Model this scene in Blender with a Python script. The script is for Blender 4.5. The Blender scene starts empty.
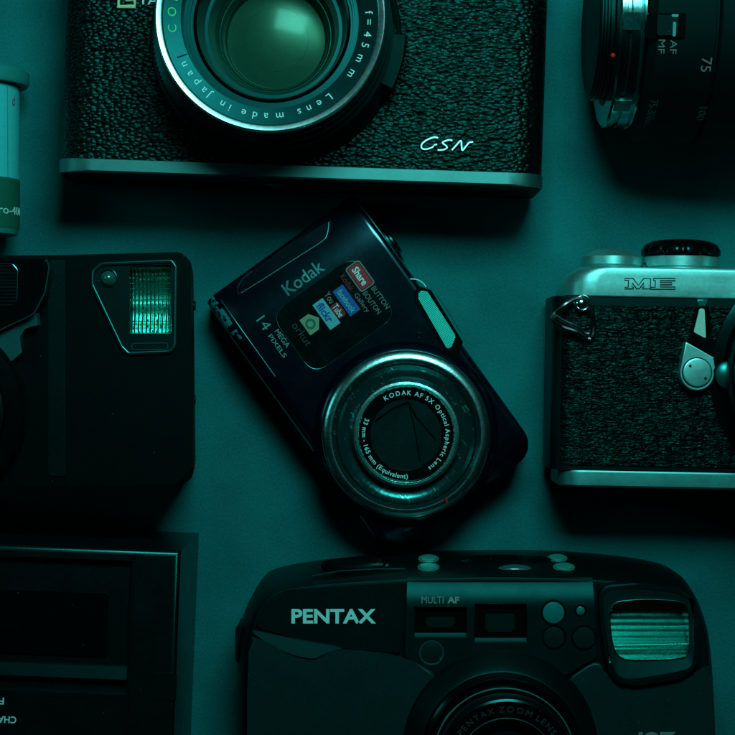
import bpy, bmesh, math, random
from mathutils import Vector, Matrix
random.seed(7)
PI = math.pi
S = bpy.context.scene
COL = S.collection
H = 55.0            # camera height over the table, 1 unit = 1 cm
PX = 30.0           # photo pixels per cm at table level

def W(px, py, h=0.0):
    k = (H - h) / H / PX
    return Vector(((px - 367.5) * k, -(py - 367.5) * k, h))

# ------------------------------------------------------------------ materials
def nodes(m):
    m.use_nodes = True
    nt = m.node_tree
    return nt, nt.nodes, nt.links

def mth(nt, op, a, b=None, clamp=False):
    n = nt.nodes.new('ShaderNodeMath'); n.operation = op; n.use_clamp = clamp
    for i, v in enumerate((a, b)):
        if v is None: continue
        if isinstance(v, (int, float)): n.inputs[i].default_value = v
        else: nt.links.new(v, n.inputs[i])
    return n.outputs[0]

def mapped(nt, scale=(1, 1, 1)):
    tc = nt.nodes.new('ShaderNodeTexCoord'); mp = nt.nodes.new('ShaderNodeMapping')
    mp.inputs['Scale'].default_value = scale
    nt.links.new(tc.outputs['Object'], mp.inputs['Vector'])
    return mp.outputs[0]

def noise(nt, vec, scale, detail=3, rough=.5):
    n = nt.nodes.new('ShaderNodeTexNoise')
    n.inputs['Scale'].default_value = scale; n.inputs['Detail'].default_value = detail
    n.inputs['Roughness'].default_value = rough
    nt.links.new(vec, n.inputs['Vector'])
    return n.outputs['Fac']

def ramp(nt, fac, p0, p1, c0=(0, 0, 0, 1), c1=(1, 1, 1, 1)):
    r = nt.nodes.new('ShaderNodeValToRGB')
    r.color_ramp.elements[0].position = p0; r.color_ramp.elements[1].position = p1
    r.color_ramp.elements[0].color = c0; r.color_ramp.elements[1].color = c1
    nt.links.new(fac, r.inputs[0])
    return r.outputs[0]

def bump(nt, height, strength, dist, normal=None):
    b = nt.nodes.new('ShaderNodeBump')
    b.inputs['Strength'].default_value = strength; b.inputs['Distance'].default_value = dist
    nt.links.new(height, b.inputs['Height'])
    if normal is not None: nt.links.new(normal, b.inputs['Normal'])
    return b.outputs[0]

def mixc(nt, fac, a, b):
    n = nt.nodes.new('ShaderNodeMix'); n.data_type = 'RGBA'
    nt.links.new(fac, n.inputs[0])
    for i, v in ((6, a), (7, b)):
        if isinstance(v, tuple): n.inputs[i].default_value = (*v, 1)
        else: nt.links.new(v, n.inputs[i])
    return n.outputs[2]

def mat(name, base, rough=.4, metal=0., spec=.5, coat=0., grain=0., grain_scale=60., dust=0., smudge=.1, tint=(1, 1, 1), stretch=(1, 1, 1)):
    m = bpy.data.materials.new(name)
    nt, N, L = nodes(m)
    p = N['Principled BSDF']
    p.inputs['Metallic'].default_value = metal
    p.inputs['Specular IOR Level'].default_value = spec
    p.inputs['Specular Tint'].default_value = (*tint, 1)
    p.inputs['Coat Weight'].default_value = coat
    p.inputs['Coat Roughness'].default_value = .16; p.inputs['Coat Tint'].default_value = (*tint, 1)
    vec = mapped(nt, stretch)
    f = noise(nt, vec, 1.3, 4, .6)
    f2 = noise(nt, vec, 9, 3, .6)
    r = mth(nt, 'ADD', mth(nt, 'MULTIPLY', mth(nt, 'ADD', f, mth(nt, 'MULTIPLY', f2, .5)), smudge * 2), rough - smudge * 1.5)
    r = mth(nt, 'MAXIMUM', r, .03)
    L.new(r, p.inputs['Roughness'])
    col = mixc(nt, f2, tuple(c * .85 for c in base), tuple(min(1, c * 1.15) for c in base))
    if dust > 0:
        v = N.new('ShaderNodeTexVoronoi'); v.inputs['Scale'].default_value = 5.5
        L.new(vec, v.inputs['Vector'])
        d = mth(nt, 'LESS_THAN', v.outputs['Distance'], .045)
        sep = N.new('ShaderNodeSeparateColor'); L.new(v.outputs['Color'], sep.inputs[0])
        keep = mth(nt, 'LESS_THAN', sep.outputs[0], dust)
        col = mixc(nt, mth(nt, 'MULTIPLY', mth(nt, 'MULTIPLY', d, keep), .6), col, (.3, .34, .32))
    L.new(col, p.inputs['Base Color'])
    if grain > 0:
        g = noise(nt, vec, grain_scale, 2, .6)
        L.new(bump(nt, g, grain, .02), p.inputs['Normal'])
    return m

def leather(name, sx, sy, warp, strength, base=(.008, .014, .013), rough=.42, crease=False):
    # pebbled hide, or hide with long horizontal creases
    m = bpy.data.materials.new(name)
    nt, N, L = nodes(m); p = N['Principled BSDF']
    p.inputs['Base Color'].default_value = (*base, 1)
    p.inputs['Roughness'].default_value = rough
    p.inputs['Specular IOR Level'].default_value = .26 if crease else .30
    p.inputs['Specular Tint'].default_value = (.1, 1, .88, 1)
    tc = N.new('ShaderNodeTexCoord')
    nz = N.new('ShaderNodeTexNoise'); nz.inputs['Scale'].default_value = 3.2; nz.inputs['Detail'].default_value = 4
    L.new(tc.outputs['Object'], nz.inputs['Vector'])
    sub = N.new('ShaderNodeVectorMath'); sub.operation = 'SUBTRACT'; L.new(nz.outputs['Color'], sub.inputs[0]); sub.inputs[1].default_value = (.5, .5, .5)
    sc = N.new('ShaderNodeVectorMath'); sc.operation = 'SCALE'; L.new(sub.outputs[0], sc.inputs[0]); sc.inputs['Scale'].default_value = warp
    ad = N.new('ShaderNodeVectorMath'); L.new(tc.outputs['Object'], ad.inputs[0]); L.new(sc.outputs[0], ad.inputs[1])
    mp = N.new('ShaderNodeMapping'); mp.inputs['Scale'].default_value = (sx, sy, 3); L.new(ad.outputs[0], mp.inputs[0])
    v = N.new('ShaderNodeTexVoronoi'); v.feature = 'SMOOTH_F1'; v.inputs['Scale'].default_value = 1; v.inputs['Smoothness'].default_value = .12
    v.inputs['Randomness'].default_value = 1
    L.new(mp.outputs[0], v.inputs['Vector'])
    hgt = mth(nt, 'SUBTRACT', 1, mth(nt, 'POWER', v.outputs['Distance'], 1.4))
    fine = noise(nt, tc.outputs['Object'], 30, 3, .6)
    hgt = mth(nt, 'ADD', hgt, mth(nt, 'MULTIPLY', fine, .16))
    if crease:
        mp2 = N.new('ShaderNodeMapping'); mp2.inputs['Scale'].default_value = (.65, 4.6, 1); L.new(ad.outputs[0], mp2.inputs[0])
        c = noise(nt, mp2.outputs[0], 1, 3, .6)
        c = mth(nt, 'ABSOLUTE', mth(nt, 'SUBTRACT', c, .5))
        c = mth(nt, 'MINIMUM', mth(nt, 'MULTIPLY', c, 9), 1)
        hgt = mth(nt, 'ADD', mth(nt, 'MULTIPLY', hgt, .38), mth(nt, 'MULTIPLY', c, 1.1))
    L.new(bump(nt, hgt, strength, .05), p.inputs['Normal'])
    return m

def thin_glass(name, tint=(.6, .95, .9), ior=1.5, rough=.02, bumpf=None, boost=1.0):
    m = bpy.data.materials.new(name)
    nt, N, L = nodes(m)
    N.remove(N['Principled BSDF'])
    out = N['Material Output']
    tr = N.new('ShaderNodeBsdfTransparent'); tr.inputs[0].default_value = (*tint, 1)
    gl = N.new('ShaderNodeBsdfGlossy'); gl.inputs['Roughness'].default_value = rough
    gl.inputs['Color'].default_value = (.6, 1, .9, 1)
    fr = N.new('ShaderNodeFresnel'); fr.inputs[0].default_value = ior
    mx = N.new('ShaderNodeMixShader')
    L.new(mth(nt, 'MULTIPLY', fr.outputs[0], boost, True), mx.inputs[0])
    L.new(tr.outputs[0], mx.inputs[1]); L.new(gl.outputs[0], mx.inputs[2])
    if bumpf:
        nn = bumpf(nt)
        L.new(nn, gl.inputs['Normal']); L.new(nn, fr.inputs['Normal'])
    L.new(mx.outputs[0], out.inputs['Surface'])
    return m

T2 = (.10, 1, .95)
M = {}
M['gloss'] = mat('gloss_black_plastic', (.0008, .0022, .0024), .20, spec=.28, dust=.12, smudge=.05, tint=T2)
M['satin'] = mat('satin_black_plastic', (.0008, .0032, .0033), .40, spec=.24, grain=.25, grain_scale=70, dust=.08, smudge=.08, tint=T2)
M['matte'] = mat('matte_black_plastic', (.0008, .003, .003), .55, spec=.15, grain=.5, grain_scale=90, dust=.05, tint=T2)
M['void'] = mat('inner_black', (.0004, .001, .001), .7, spec=.05)
M['grip'] = mat('charcoal_grip', (.002, .015, .0155), .40, spec=.45, grain=.3, grain_scale=80, dust=.12, tint=T2)
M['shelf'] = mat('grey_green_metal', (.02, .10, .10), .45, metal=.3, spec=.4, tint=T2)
M['navy'] = mat('navy_gloss_metal', (.0005, .0019, .0048), .22, spec=.5, coat=.9, smudge=.07, dust=.05, tint=(.10, .85, 1))
M['chrome'] = mat('polished_chrome', (.85, .95, .92), .16, metal=1, smudge=.04)
M['satin_chrome'] = mat('satin_chrome', (.30, .68, .65), .38, metal=.85, grain=.12, grain_scale=120, smudge=.08, tint=T2)
M['plate'] = mat('dull_plate_metal', (.075, .235, .225), .46, metal=.9, grain=.12, grain_scale=120, smudge=.08, tint=T2)
M['plate2'] = mat('brushed_base_metal', (.10, .40, .385), .42, metal=.9, grain=.12, grain_scale=120, smudge=.08, tint=T2)
M['box'] = mat('box_plastic', (.0008, .003, .003), .28, spec=1.0, grain=.15, grain_scale=70, dust=.06, smudge=.06, tint=T2)
M['dull'] = mat('dull_black_plastic', (.0005, .0018, .0018), .5, spec=.10, dust=.08, tint=T2)
M['ring_chrome'] = mat('scuffed_ring_chrome', (.50, .88, .85), .24, metal=1, grain=.16, grain_scale=16, smudge=.06)
M['dark_chrome'] = mat('dark_chrome', (.03, .26, .25), .22, metal=1, smudge=.08)
M['paint_white'] = mat('white_lettering', (.46, .78, .74), .5, spec=.2)
M['paint_dim'] = mat('grey_lettering', (.15, .17, .16), .5, spec=.2)
M['paint_grey'] = mat('mid_grey_lettering', (.26, .28, .25), .5, spec=.2)
M['paint_teal'] = mat('dim_teal_lettering', (.08, .26, .25), .5, spec=.2)
M['paint_faint'] = mat('faint_lettering', (.015, .05, .05), .5, spec=.2)
M['paint_green'] = mat('green_lettering', (.05, .62, .12), .5, spec=.2)
M['paint_red_glint'] = mat('red_paint_and_glint', (1, .01, .01), .4, spec=.1)  # zoom lens index paint, also the colour of two red reflections
M['maroon'] = mat('maroon_print', (.42, .02, .035), .5, spec=.2)
M['dim_maroon'] = mat('dim_maroon_print', (.22, .012, .02), .5, spec=.2)
M['blue'] = mat('blue_print', (.01, .08, .30), .5, spec=.2)
M['cyan'] = mat('cyan_print', (.10, .36, .41), .5, spec=.2)
M['mint'] = mat('mint_print', (.20, .27, .16), .5, spec=.2)
M['engrave'] = mat('engraved_black', (.003, .012, .012), .6, spec=.1)
M['gold'] = mat('pale_gold', (1.0, .82, .48), .35, metal=.25)
M['rim'] = mat('bright_rim', (.75, .95, .92), .27, metal=1, smudge=.05)
M['lens_name'] = mat('lens_name_ring', (.002, .028, .030), .36, metal=.75, smudge=.05, tint=T2)
M['name_ring'] = mat('anodised_ring', (.015, .16, .16), .34, metal=.8, smudge=.05, tint=T2)
M['inner_ring'] = mat('coated_inner_barrel', (.003, .03, .032), .33, metal=.3, smudge=.05, tint=T2)
M['reflector'] = mat('flash_reflector', (.20, .95, .88), .24, metal=1, smudge=.1)
M['label_white'] = mat('silver_label', (.05, .50, .52), .42, smudge=.16, tint=T2)
M['label_green'] = mat('green_label', (.012, .105, .07), .5, tint=T2)
M['lid'] = mat('grey_plastic_lid', (.02, .21, .20), .45, grain=.2, tint=T2)
M['leather'] = leather('pebbled_leatherette', 5.8, 9.2, .10, 1.0, base=(.0003, .0018, .0016), rough=.29)
M['leather2'] = leather('creased_leatherette', 8.0, 12.5, .18, .85, base=(.0003, .0018, .0016), rough=.33, crease=True)
M['glass'] = thin_glass('clear_glass')
M['dark_glass'] = thin_glass('smoked_glass', (.25, .5, .48))
M['coated_glass'] = thin_glass('coated_lens_glass', (.75, .95, .85), rough=.15, boost=.28)

def rib_bump(axis, scale, strength):
    def f(nt):
        w = nt.nodes.new('ShaderNodeTexWave'); w.bands_direction = axis
        w.inputs['Scale'].default_value = scale; w.inputs['Distortion'].default_value = .4
        tc = nt.nodes.new('ShaderNodeTexCoord'); nt.links.new(tc.outputs['Object'], w.inputs['Vector'])
        return bump(nt, w.outputs['Fac'], strength, .02)
    return f
M['rib_glass_x'] = thin_glass('ribbed_glass', (.8, 1, .97), rough=.1, bumpf=rib_bump('X', 3.2, .8), boost=1.3)
M['rib_glass_y'] = thin_glass('ribbed_flash_glass', (.8, 1, .97), rough=.12, bumpf=rib_bump('Y', 2.2, .6), boost=1.3)
M['rib_glass_d'] = thin_glass('diamond_flash_glass', (.75, 1, .96), rough=.15, bumpf=rib_bump('DIAGONAL', 6, .8), boost=1.5)

def ribbed_metal(name, axis, scale, base, rough=.3, k=.9):
    m = mat(name, base, rough, metal=.9, smudge=.12)
    nt = m.node_tree
    nt.links.new(rib_bump(axis, scale, k)(nt), nt.nodes['Principled BSDF'].inputs['Normal'])
    return m
M['rib_reflector'] = ribbed_metal('ribbed_reflector', 'X', 2.6, (.16, .70, .64), .26)
M['rib_flash'] = ribbed_metal('ribbed_flash_window', 'X', 6.5, (.03, .40, .33), .32, .35)
M['fine_rib'] = ribbed_metal('fine_ribbed', 'Y', 3, (.001, .012, .012), .4)

def kodak_body():
    m = M['navy'].copy(); m.name = 'worn_navy_metal'
    nt = m.node_tree; N = nt.nodes; L = nt.links; p = N['Principled BSDF']
    tc = N.new('ShaderNodeTexCoord'); sp = N.new('ShaderNodeSeparateXYZ'); L.new(tc.outputs['Object'], sp.inputs[0])
    n = noise(nt, tc.outputs['Object'], 5.0, 3, .6)
    a = mth(nt, 'MULTIPLY', mth(nt, 'SUBTRACT', KB['v0'] + .44, sp.outputs['Y']), 7, True)
    b = mth(nt, 'MULTIPLY', mth(nt, 'SUBTRACT', KB['u0'] + 3.0, sp.outputs['X']), .5, True)
    k = mth(nt, 'MULTIPLY', a, b)
    th = mth(nt, 'SUBTRACT', mth(nt, 'MULTIPLY', k, 1), mth(nt, 'MULTIPLY', mth(nt, 'SUBTRACT', .90, n), 2.25))
    mask = mth(nt, 'GREATER_THAN', th, 0)
    old = p.inputs['Base Color'].links[0].from_socket
    L.new(mixc(nt, mask, old, (.05, .45, .42)), p.inputs['Base Color'])
    L.new(mth(nt, 'MULTIPLY', mask, .5), p.inputs['Metallic'])
    return m

# ------------------------------------------------------------------ geometry helpers
def link_mesh(name, bm, m, parent=None, sharp=32, wn=True, fix=True):
    if fix: bmesh.ops.recalc_face_normals(bm, faces=bm.faces[:])
    me = bpy.data.meshes.new(name)
    for f in bm.faces: f.smooth = True
    bm.to_mesh(me); bm.free()
    me.set_sharp_from_angle(angle=math.radians(sharp))
    if m is not None: me.materials.append(m)
    o = bpy.data.objects.new(name, me); COL.objects.link(o)
    if parent is not None:
        o.parent = parent.o if isinstance(parent, Thing) else parent
    if wn:
        w = o.modifiers.new('wn', 'WEIGHTED_NORMAL'); w.keep_sharp = True
    return o

class Thing:
    def __init__(s, name, label, cat, px, py, h, rot=0.):
        s.o = bpy.data.objects.new(name, None); COL.objects.link(s.o)
        w = W(px, py, h); s.o.location = (w.x, w.y, 0); s.o.rotation_euler = (0, 0, math.radians(rot))
        s.c = Vector((w.x, w.y, 0)); s.r = Matrix.Rotation(-math.radians(rot), 3, 'Z')
        s.o['label'] = label; s.o['category'] = cat
        s.o.empty_display_size = .5
    def p(s, px, py, h):
        v = s.r @ (W(px, py, h) - s.c); return v
    def pp(s, pts, h):
        return [(s.p(x, y, h).x, s.p(x, y, h).y) for x, y in pts]

def rnd(pts, r, n=5):
    """round the corners of a 2-D polygon (r a number or one per corner)"""
    out = []
    k = len(pts)
    for i in range(k):
        a, b, c = Vector(pts[i - 1][:2]), Vector(pts[i][:2]), Vector(pts[(i + 1) % k][:2])
        rr = r[i] if isinstance(r, (list, tuple)) else r
        u = (a - b); v = (c - b)
        if rr <= 0 or u.length < 1e-6 or v.length < 1e-6: out.append((b.x, b.y)); continue
        ang = u.angle(v)
        if ang > PI - .05: out.append((b.x, b.y)); continue
        d = min(rr / math.tan(ang / 2), u.length * .48, v.length * .48)
        p0 = b + u.normalized() * d; p1 = b + v.normalized() * d
        for j in range(n + 1):
            t = j / n
            q = p0 * (1 - t) ** 2 + b * 2 * t * (1 - t) + p1 * t * t
            out.append((q.x, q.y))
    return out

def chaik(pts, n=2, k=.25):
    pts = [Vector(p[:2]) for p in pts]
    for _ in range(n):
        out = []
        for i in range(len(pts)):
            a, b = pts[i], pts[(i + 1) % len(pts)]
            out += [a.lerp(b, k), a.lerp(b, 1 - k)]
        pts = out
    return [(p.x, p.y) for p in pts]

def prism(pts, z0, z1, bev=0., seg=3, bm=None):
    bm = bm or bmesh.new()
    lo = [bm.verts.new((x, y, z0)) for x, y in pts]
    hi = [bm.verts.new((x, y, z1)) for x, y in pts]
    n = len(pts)
    top = bm.faces.new(hi); bm.faces.new(lo[::-1])
    for i in range(n): bm.faces.new((lo[i], lo[(i + 1) % n], hi[(i + 1) % n], hi[i]))
    if bev > 0:
        bmesh.ops.bevel(bm, geom=[e for e in top.edges], offset=bev, segments=seg, profile=.5, affect='EDGES', clamp_overlap=True)
    return bm

def loft(sections, caps=True, bm=None):
    bm = bm or bmesh.new()
    rows = [[bm.verts.new(v) for v in s] for s in sections]
    n = len(rows[0])
    for a, b in zip(rows, rows[1:]):
        for i in range(n): bm.faces.new((a[i], a[(i + 1) % n], b[(i + 1) % n], b[i]))
    if caps: bm.faces.new(rows[0][::-1]); bm.faces.new(rows[-1])
    return bm

def lathe(prof, c=(0, 0, 0), axis='Z', seg=96, closed=False, bm=None, a0=0, a1=360):
    bm = bm or bmesh.new()
    c = Vector(c); full = abs(a1 - a0) >= 360
    def P(r, z, a):
        x, y = r * math.cos(a), r * math.sin(a)
        if axis == 'Z': return c + Vector((x, y, z))
        if axis == 'Y': return c + Vector((x, z, y))
        return c + Vector((z, x, y))
    n = seg if full else max(2, int(seg * abs(a1 - a0) / 360))
    angs = [math.radians(a0 + (a1 - a0) * i / n) for i in range(n if full else n + 1)]
    rows = []
    for r, z in prof:
        if r < 1e-6 and full: rows.append([bm.verts.new(P(0, z, 0))])
        else: rows.append([bm.verts.new(P(r, z, a)) for a in angs])
    if closed: rows.append(rows[0])
    m = len(angs)
    for a, b in zip(rows, rows[1:]):
        if a is b: continue
        for i in range(m if full else m - 1):
            j = (i + 1) % m
            try:
                if len(a) == 1 and len(b) == 1: continue
                if len(a) == 1: bm.faces.new((a[0], b[j], b[i]))
                elif len(b) == 1: bm.faces.new((a[i], a[j], b[0]))
                else: bm.faces.new((a[i], a[j], b[j], b[i]))
            except ValueError: pass
    return bm

def tube(pts, r, seg=8, closed=False, bm=None, flat=1.0):
    bm = bm or bmesh.new()
    pts = [Vector(p) for p in pts]
    n = len(pts); rows = []
    up = Vector((0, 0, 1))
    for i, p in enumerate(pts):
        if closed: t = pts[(i + 1) % n] - pts[i - 1]
        else: t = pts[min(i + 1, n - 1)] - pts[max(i - 1, 0)]
        t.normalize()
        s = t.cross(up)
        if s.length < 1e-4: s = Vector((1, 0, 0))
        s.normalize(); u = s.cross(t).normalized()
        rr = r[i] if isinstance(r, (list, tuple)) else r
        rows.append([bm.verts.new(p + (s * math.cos(a) + u * math.sin(a) * flat) * rr) for a in [2 * PI * k / seg for k in range(seg)]])
    if closed: rows.append(rows[0])
    for a, b in zip(rows, rows[1:]):
        for i in range(seg): bm.faces.new((a[i], a[(i + 1) % seg], b[(i + 1) % seg], b[i]))
    if not closed: bm.faces.new(rows[0][::-1]); bm.faces.new(rows[-1])
    return bm

def smooth_path(pts, n=6, closed=False):
    P_ = [Vector(p) for p in pts]; out = []
    k = len(P_)
    rng = range(k) if closed else range(k - 1)
    for i in rng:
        p0 = P_[i - 1] if (closed or i > 0) else P_[i]
        p1 = P_[i]; p2 = P_[(i + 1) % k]
        p3 = P_[(i + 2) % k] if (closed or i + 2 < k) else p2
        for j in range(n):
            t = j / n
            out.append(.5 * ((2 * p1) + (-p0 + p2) * t + (2 * p0 - 5 * p1 + 4 * p2 - p3) * t * t + (-p0 + 3 * p1 - 3 * p2 + p3) * t ** 3))
    if not closed: out.append(P_[-1])
    return out

def cut(o, cutters):
    for bm in cutters:
        me = bpy.data.meshes.new('cutter'); bmesh.ops.recalc_face_normals(bm, faces=bm.faces[:]); bm.to_mesh(me); bm.free()
        c = bpy.data.objects.new('cutter', me); COL.objects.link(c)
        c.matrix_world = Matrix.Identity(4)
        par = o.parent; o.parent = None; o.matrix_basis = Matrix.Identity(4)
        for md in list(o.modifiers): o.modifiers.remove(md)
        md = o.modifiers.new('b', 'BOOLEAN'); md.object = c; md.operation = 'DIFFERENCE'; md.solver = 'EXACT'
        bpy.context.view_layer.update()
        dg = bpy.context.evaluated_depsgraph_get()
        nm = bpy.data.meshes.new_from_object(o.evaluated_get(dg))
        nm.name = o.name
        o.modifiers.remove(md); o.data = nm
        o.parent = par
        bpy.data.objects.remove(c)
    o.data.set_sharp_from_angle(angle=math.radians(32))
    w = o.modifiers.new('wn', 'WEIGHTED_NORMAL'); w.keep_sharp = True
    return o

_tc = {}
def text_raw(s, bold=0.0, ext=.01):
    key = (s, bold, ext)
    if key in _tc: return _tc[key]
    cu = bpy.data.curves.new('t', 'FONT'); cu.body = s; cu.size = 1; cu.extrude = ext; cu.offset = bold
    cu.resolution_u = 3
    o = bpy.data.objects.new('t', cu); COL.objects.link(o)
    bpy.context.view_layer.update()
    dg = bpy.context.evaluated_depsgraph_get()
    me = bpy.data.meshes.new_from_object(o.evaluated_get(dg))
    vs = [v.co.copy() for v in me.vertices]; fs = [tuple(p.vertices) for p in me.polygons]
    bpy.data.objects.remove(o); bpy.data.curves.remove(cu); bpy.data.meshes.remove(me)
    _tc[key] = (vs, fs)
    return vs, fs

def add_vf(bm, vs, fs, f):
    nv = [bm.verts.new(f(v)) for v in vs]
    for q in fs:
        try: bm.faces.new([nv[i] for i in q])
        except ValueError: pass

def text(bm, s, c, width, height, z, ang=0., bold=0., shear=0., ext=.006):
    """s laid flat at z, its box (width x height) centred on c, turned by ang degrees"""
    vs, fs = text_raw(s, bold, .01)
    x0 = min(v.x for v in vs); x1 = max(v.x for v in vs); y0 = min(v.y for v in vs); y1 = max(v.y for v in vs)
    ca, sa = math.cos(math.radians(ang)), math.sin(math.radians(ang))
    def f(v):
        x = ((v.x - x0) / (x1 - x0) - .5) * width; y = ((v.y - y0) / (y1 - y0) - .5) * height
        x += y * shear
        return Vector((c[0] + x * ca - y * sa, c[1] + x * sa + y * ca, z + v.z / .01 * ext))
    add_vf(bm, vs, fs, f)

def xmax(s):
    vs, _ = text_raw(s); return max(v.x for v in vs)

def arc_text(bm, s, c, r, z, a_start, a_end, size, outward=True, slope=0., bold=0., ext=.006, sx=1.):
    """a_start/a_end in degrees: centre angles of the first and last glyph"""
    bar = xmax('|')
    pos = [0.] + [xmax(s[:i] + '|') - bar for i in range(1, len(s) + 1)]
    mids = [(pos[i] + pos[i + 1]) / 2 for i in range(len(s))]
    for i, ch in enumerate(s):
        if ch == ' ': continue
        t = (mids[i] - mids[0]) / (mids[-1] - mids[0])
        a = math.radians(a_start + (a_end - a_start) * t)
        rad = Vector((math.cos(a), math.sin(a), 0))
        if outward: right = Vector((math.sin(a), -math.cos(a), 0)); up = rad.copy()
        else: right = Vector((-math.sin(a), math.cos(a), 0)); up = -rad
        # slope: surface height gained per unit of radius
        upv = (up + Vector((0, 0, slope * (1 if outward else -1)))).normalized()
        nrm = right.cross(upv)
        vs, fs = text_raw(ch, bold)
        gw = max(v.x for v in vs) + min(v.x for v in vs)
        base = Vector(c) + rad * r + Vector((0, 0, z))
        add_vf(bm, vs, fs, lambda v: base + right * (v.x - gw / 2) * size * sx + upv * (v.y - .36) * size + nrm * (v.z / .01 * ext))

def disc_prof(r, z, b=.03):
    return [(0, z), (r - b, z), (r, z - b)]

def dome(r, z, rise, n=8):
    """spherical cap profile from centre to rim"""
    return [(r * i / n, z + rise * (1 - (i / n) ** 2)) for i in range(n + 1)]

# ------------------------------------------------------------------ table
def table():
    bm = bmesh.new()
    s = 90
    bmesh.ops.create_grid(bm, x_segments=8, y_segments=8, size=s)
    m = bpy.data.materials.new('teal_grey_paper')
    nt, N, L = nodes(m); p = N['Principled BSDF']
    vec = mapped(nt)
    a = noise(nt, vec, 13, 5, .8); b = noise(nt, vec, .35, 4)
    fibre = noise(nt, mapped(nt, (9, 26, 1)), 1.5, 3, .7)
    g = mth(nt, 'ADD', mth(nt, 'MULTIPLY', a, .8), mth(nt, 'MULTIPLY', mth(nt, 'SUBTRACT', b, .27), .55))
    L.new(ramp(nt, g, .30, .78, (.006, .062, .068, 1), (.014, .190, .202, 1)), p.inputs['Base Color'])
    rc = p.inputs['Base Color'].links[0].from_socket
    vo = N.new('ShaderNodeTexVoronoi'); vo.inputs['Scale'].default_value = 1.6; L.new(mapped(nt, (1, 1, .01)), vo.inputs['Vector'])
    sc_ = N.new('ShaderNodeSeparateColor'); L.new(vo.outputs['Color'], sc_.inputs[0])
    lint = mth(nt, 'MULTIPLY', mth(nt, 'LESS_THAN', vo.outputs['Distance'], .028), mth(nt, 'LESS_THAN', sc_.outputs[0], .3))
    L.new(mixc(nt, mth(nt, 'MULTIPLY', lint, .45), rc, (.20, .42, .40)), p.inputs['Base Color'])
    p.inputs['Roughness'].default_value = .62
    p.inputs['Specular IOR Level'].default_value = .4
    p.inputs['Specular Tint'].default_value = (.05, 1, .95, 1)
    hgt = mth(nt, 'ADD', a, mth(nt, 'MULTIPLY', fibre, .35))
    L.new(bump(nt, hgt, .55, .03), p.inputs['Normal'])
    o = link_mesh('tabletop', bm, m, wn=False); o['kind'] = 'structure'
table()

def oval_profile(x0, x1, z0, z1, r, n=7):
    return rnd([(x0, z0), (x1, z0), (x1, z1), (x0, z1)], [r * .6, r * .6, r, r], n)

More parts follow.
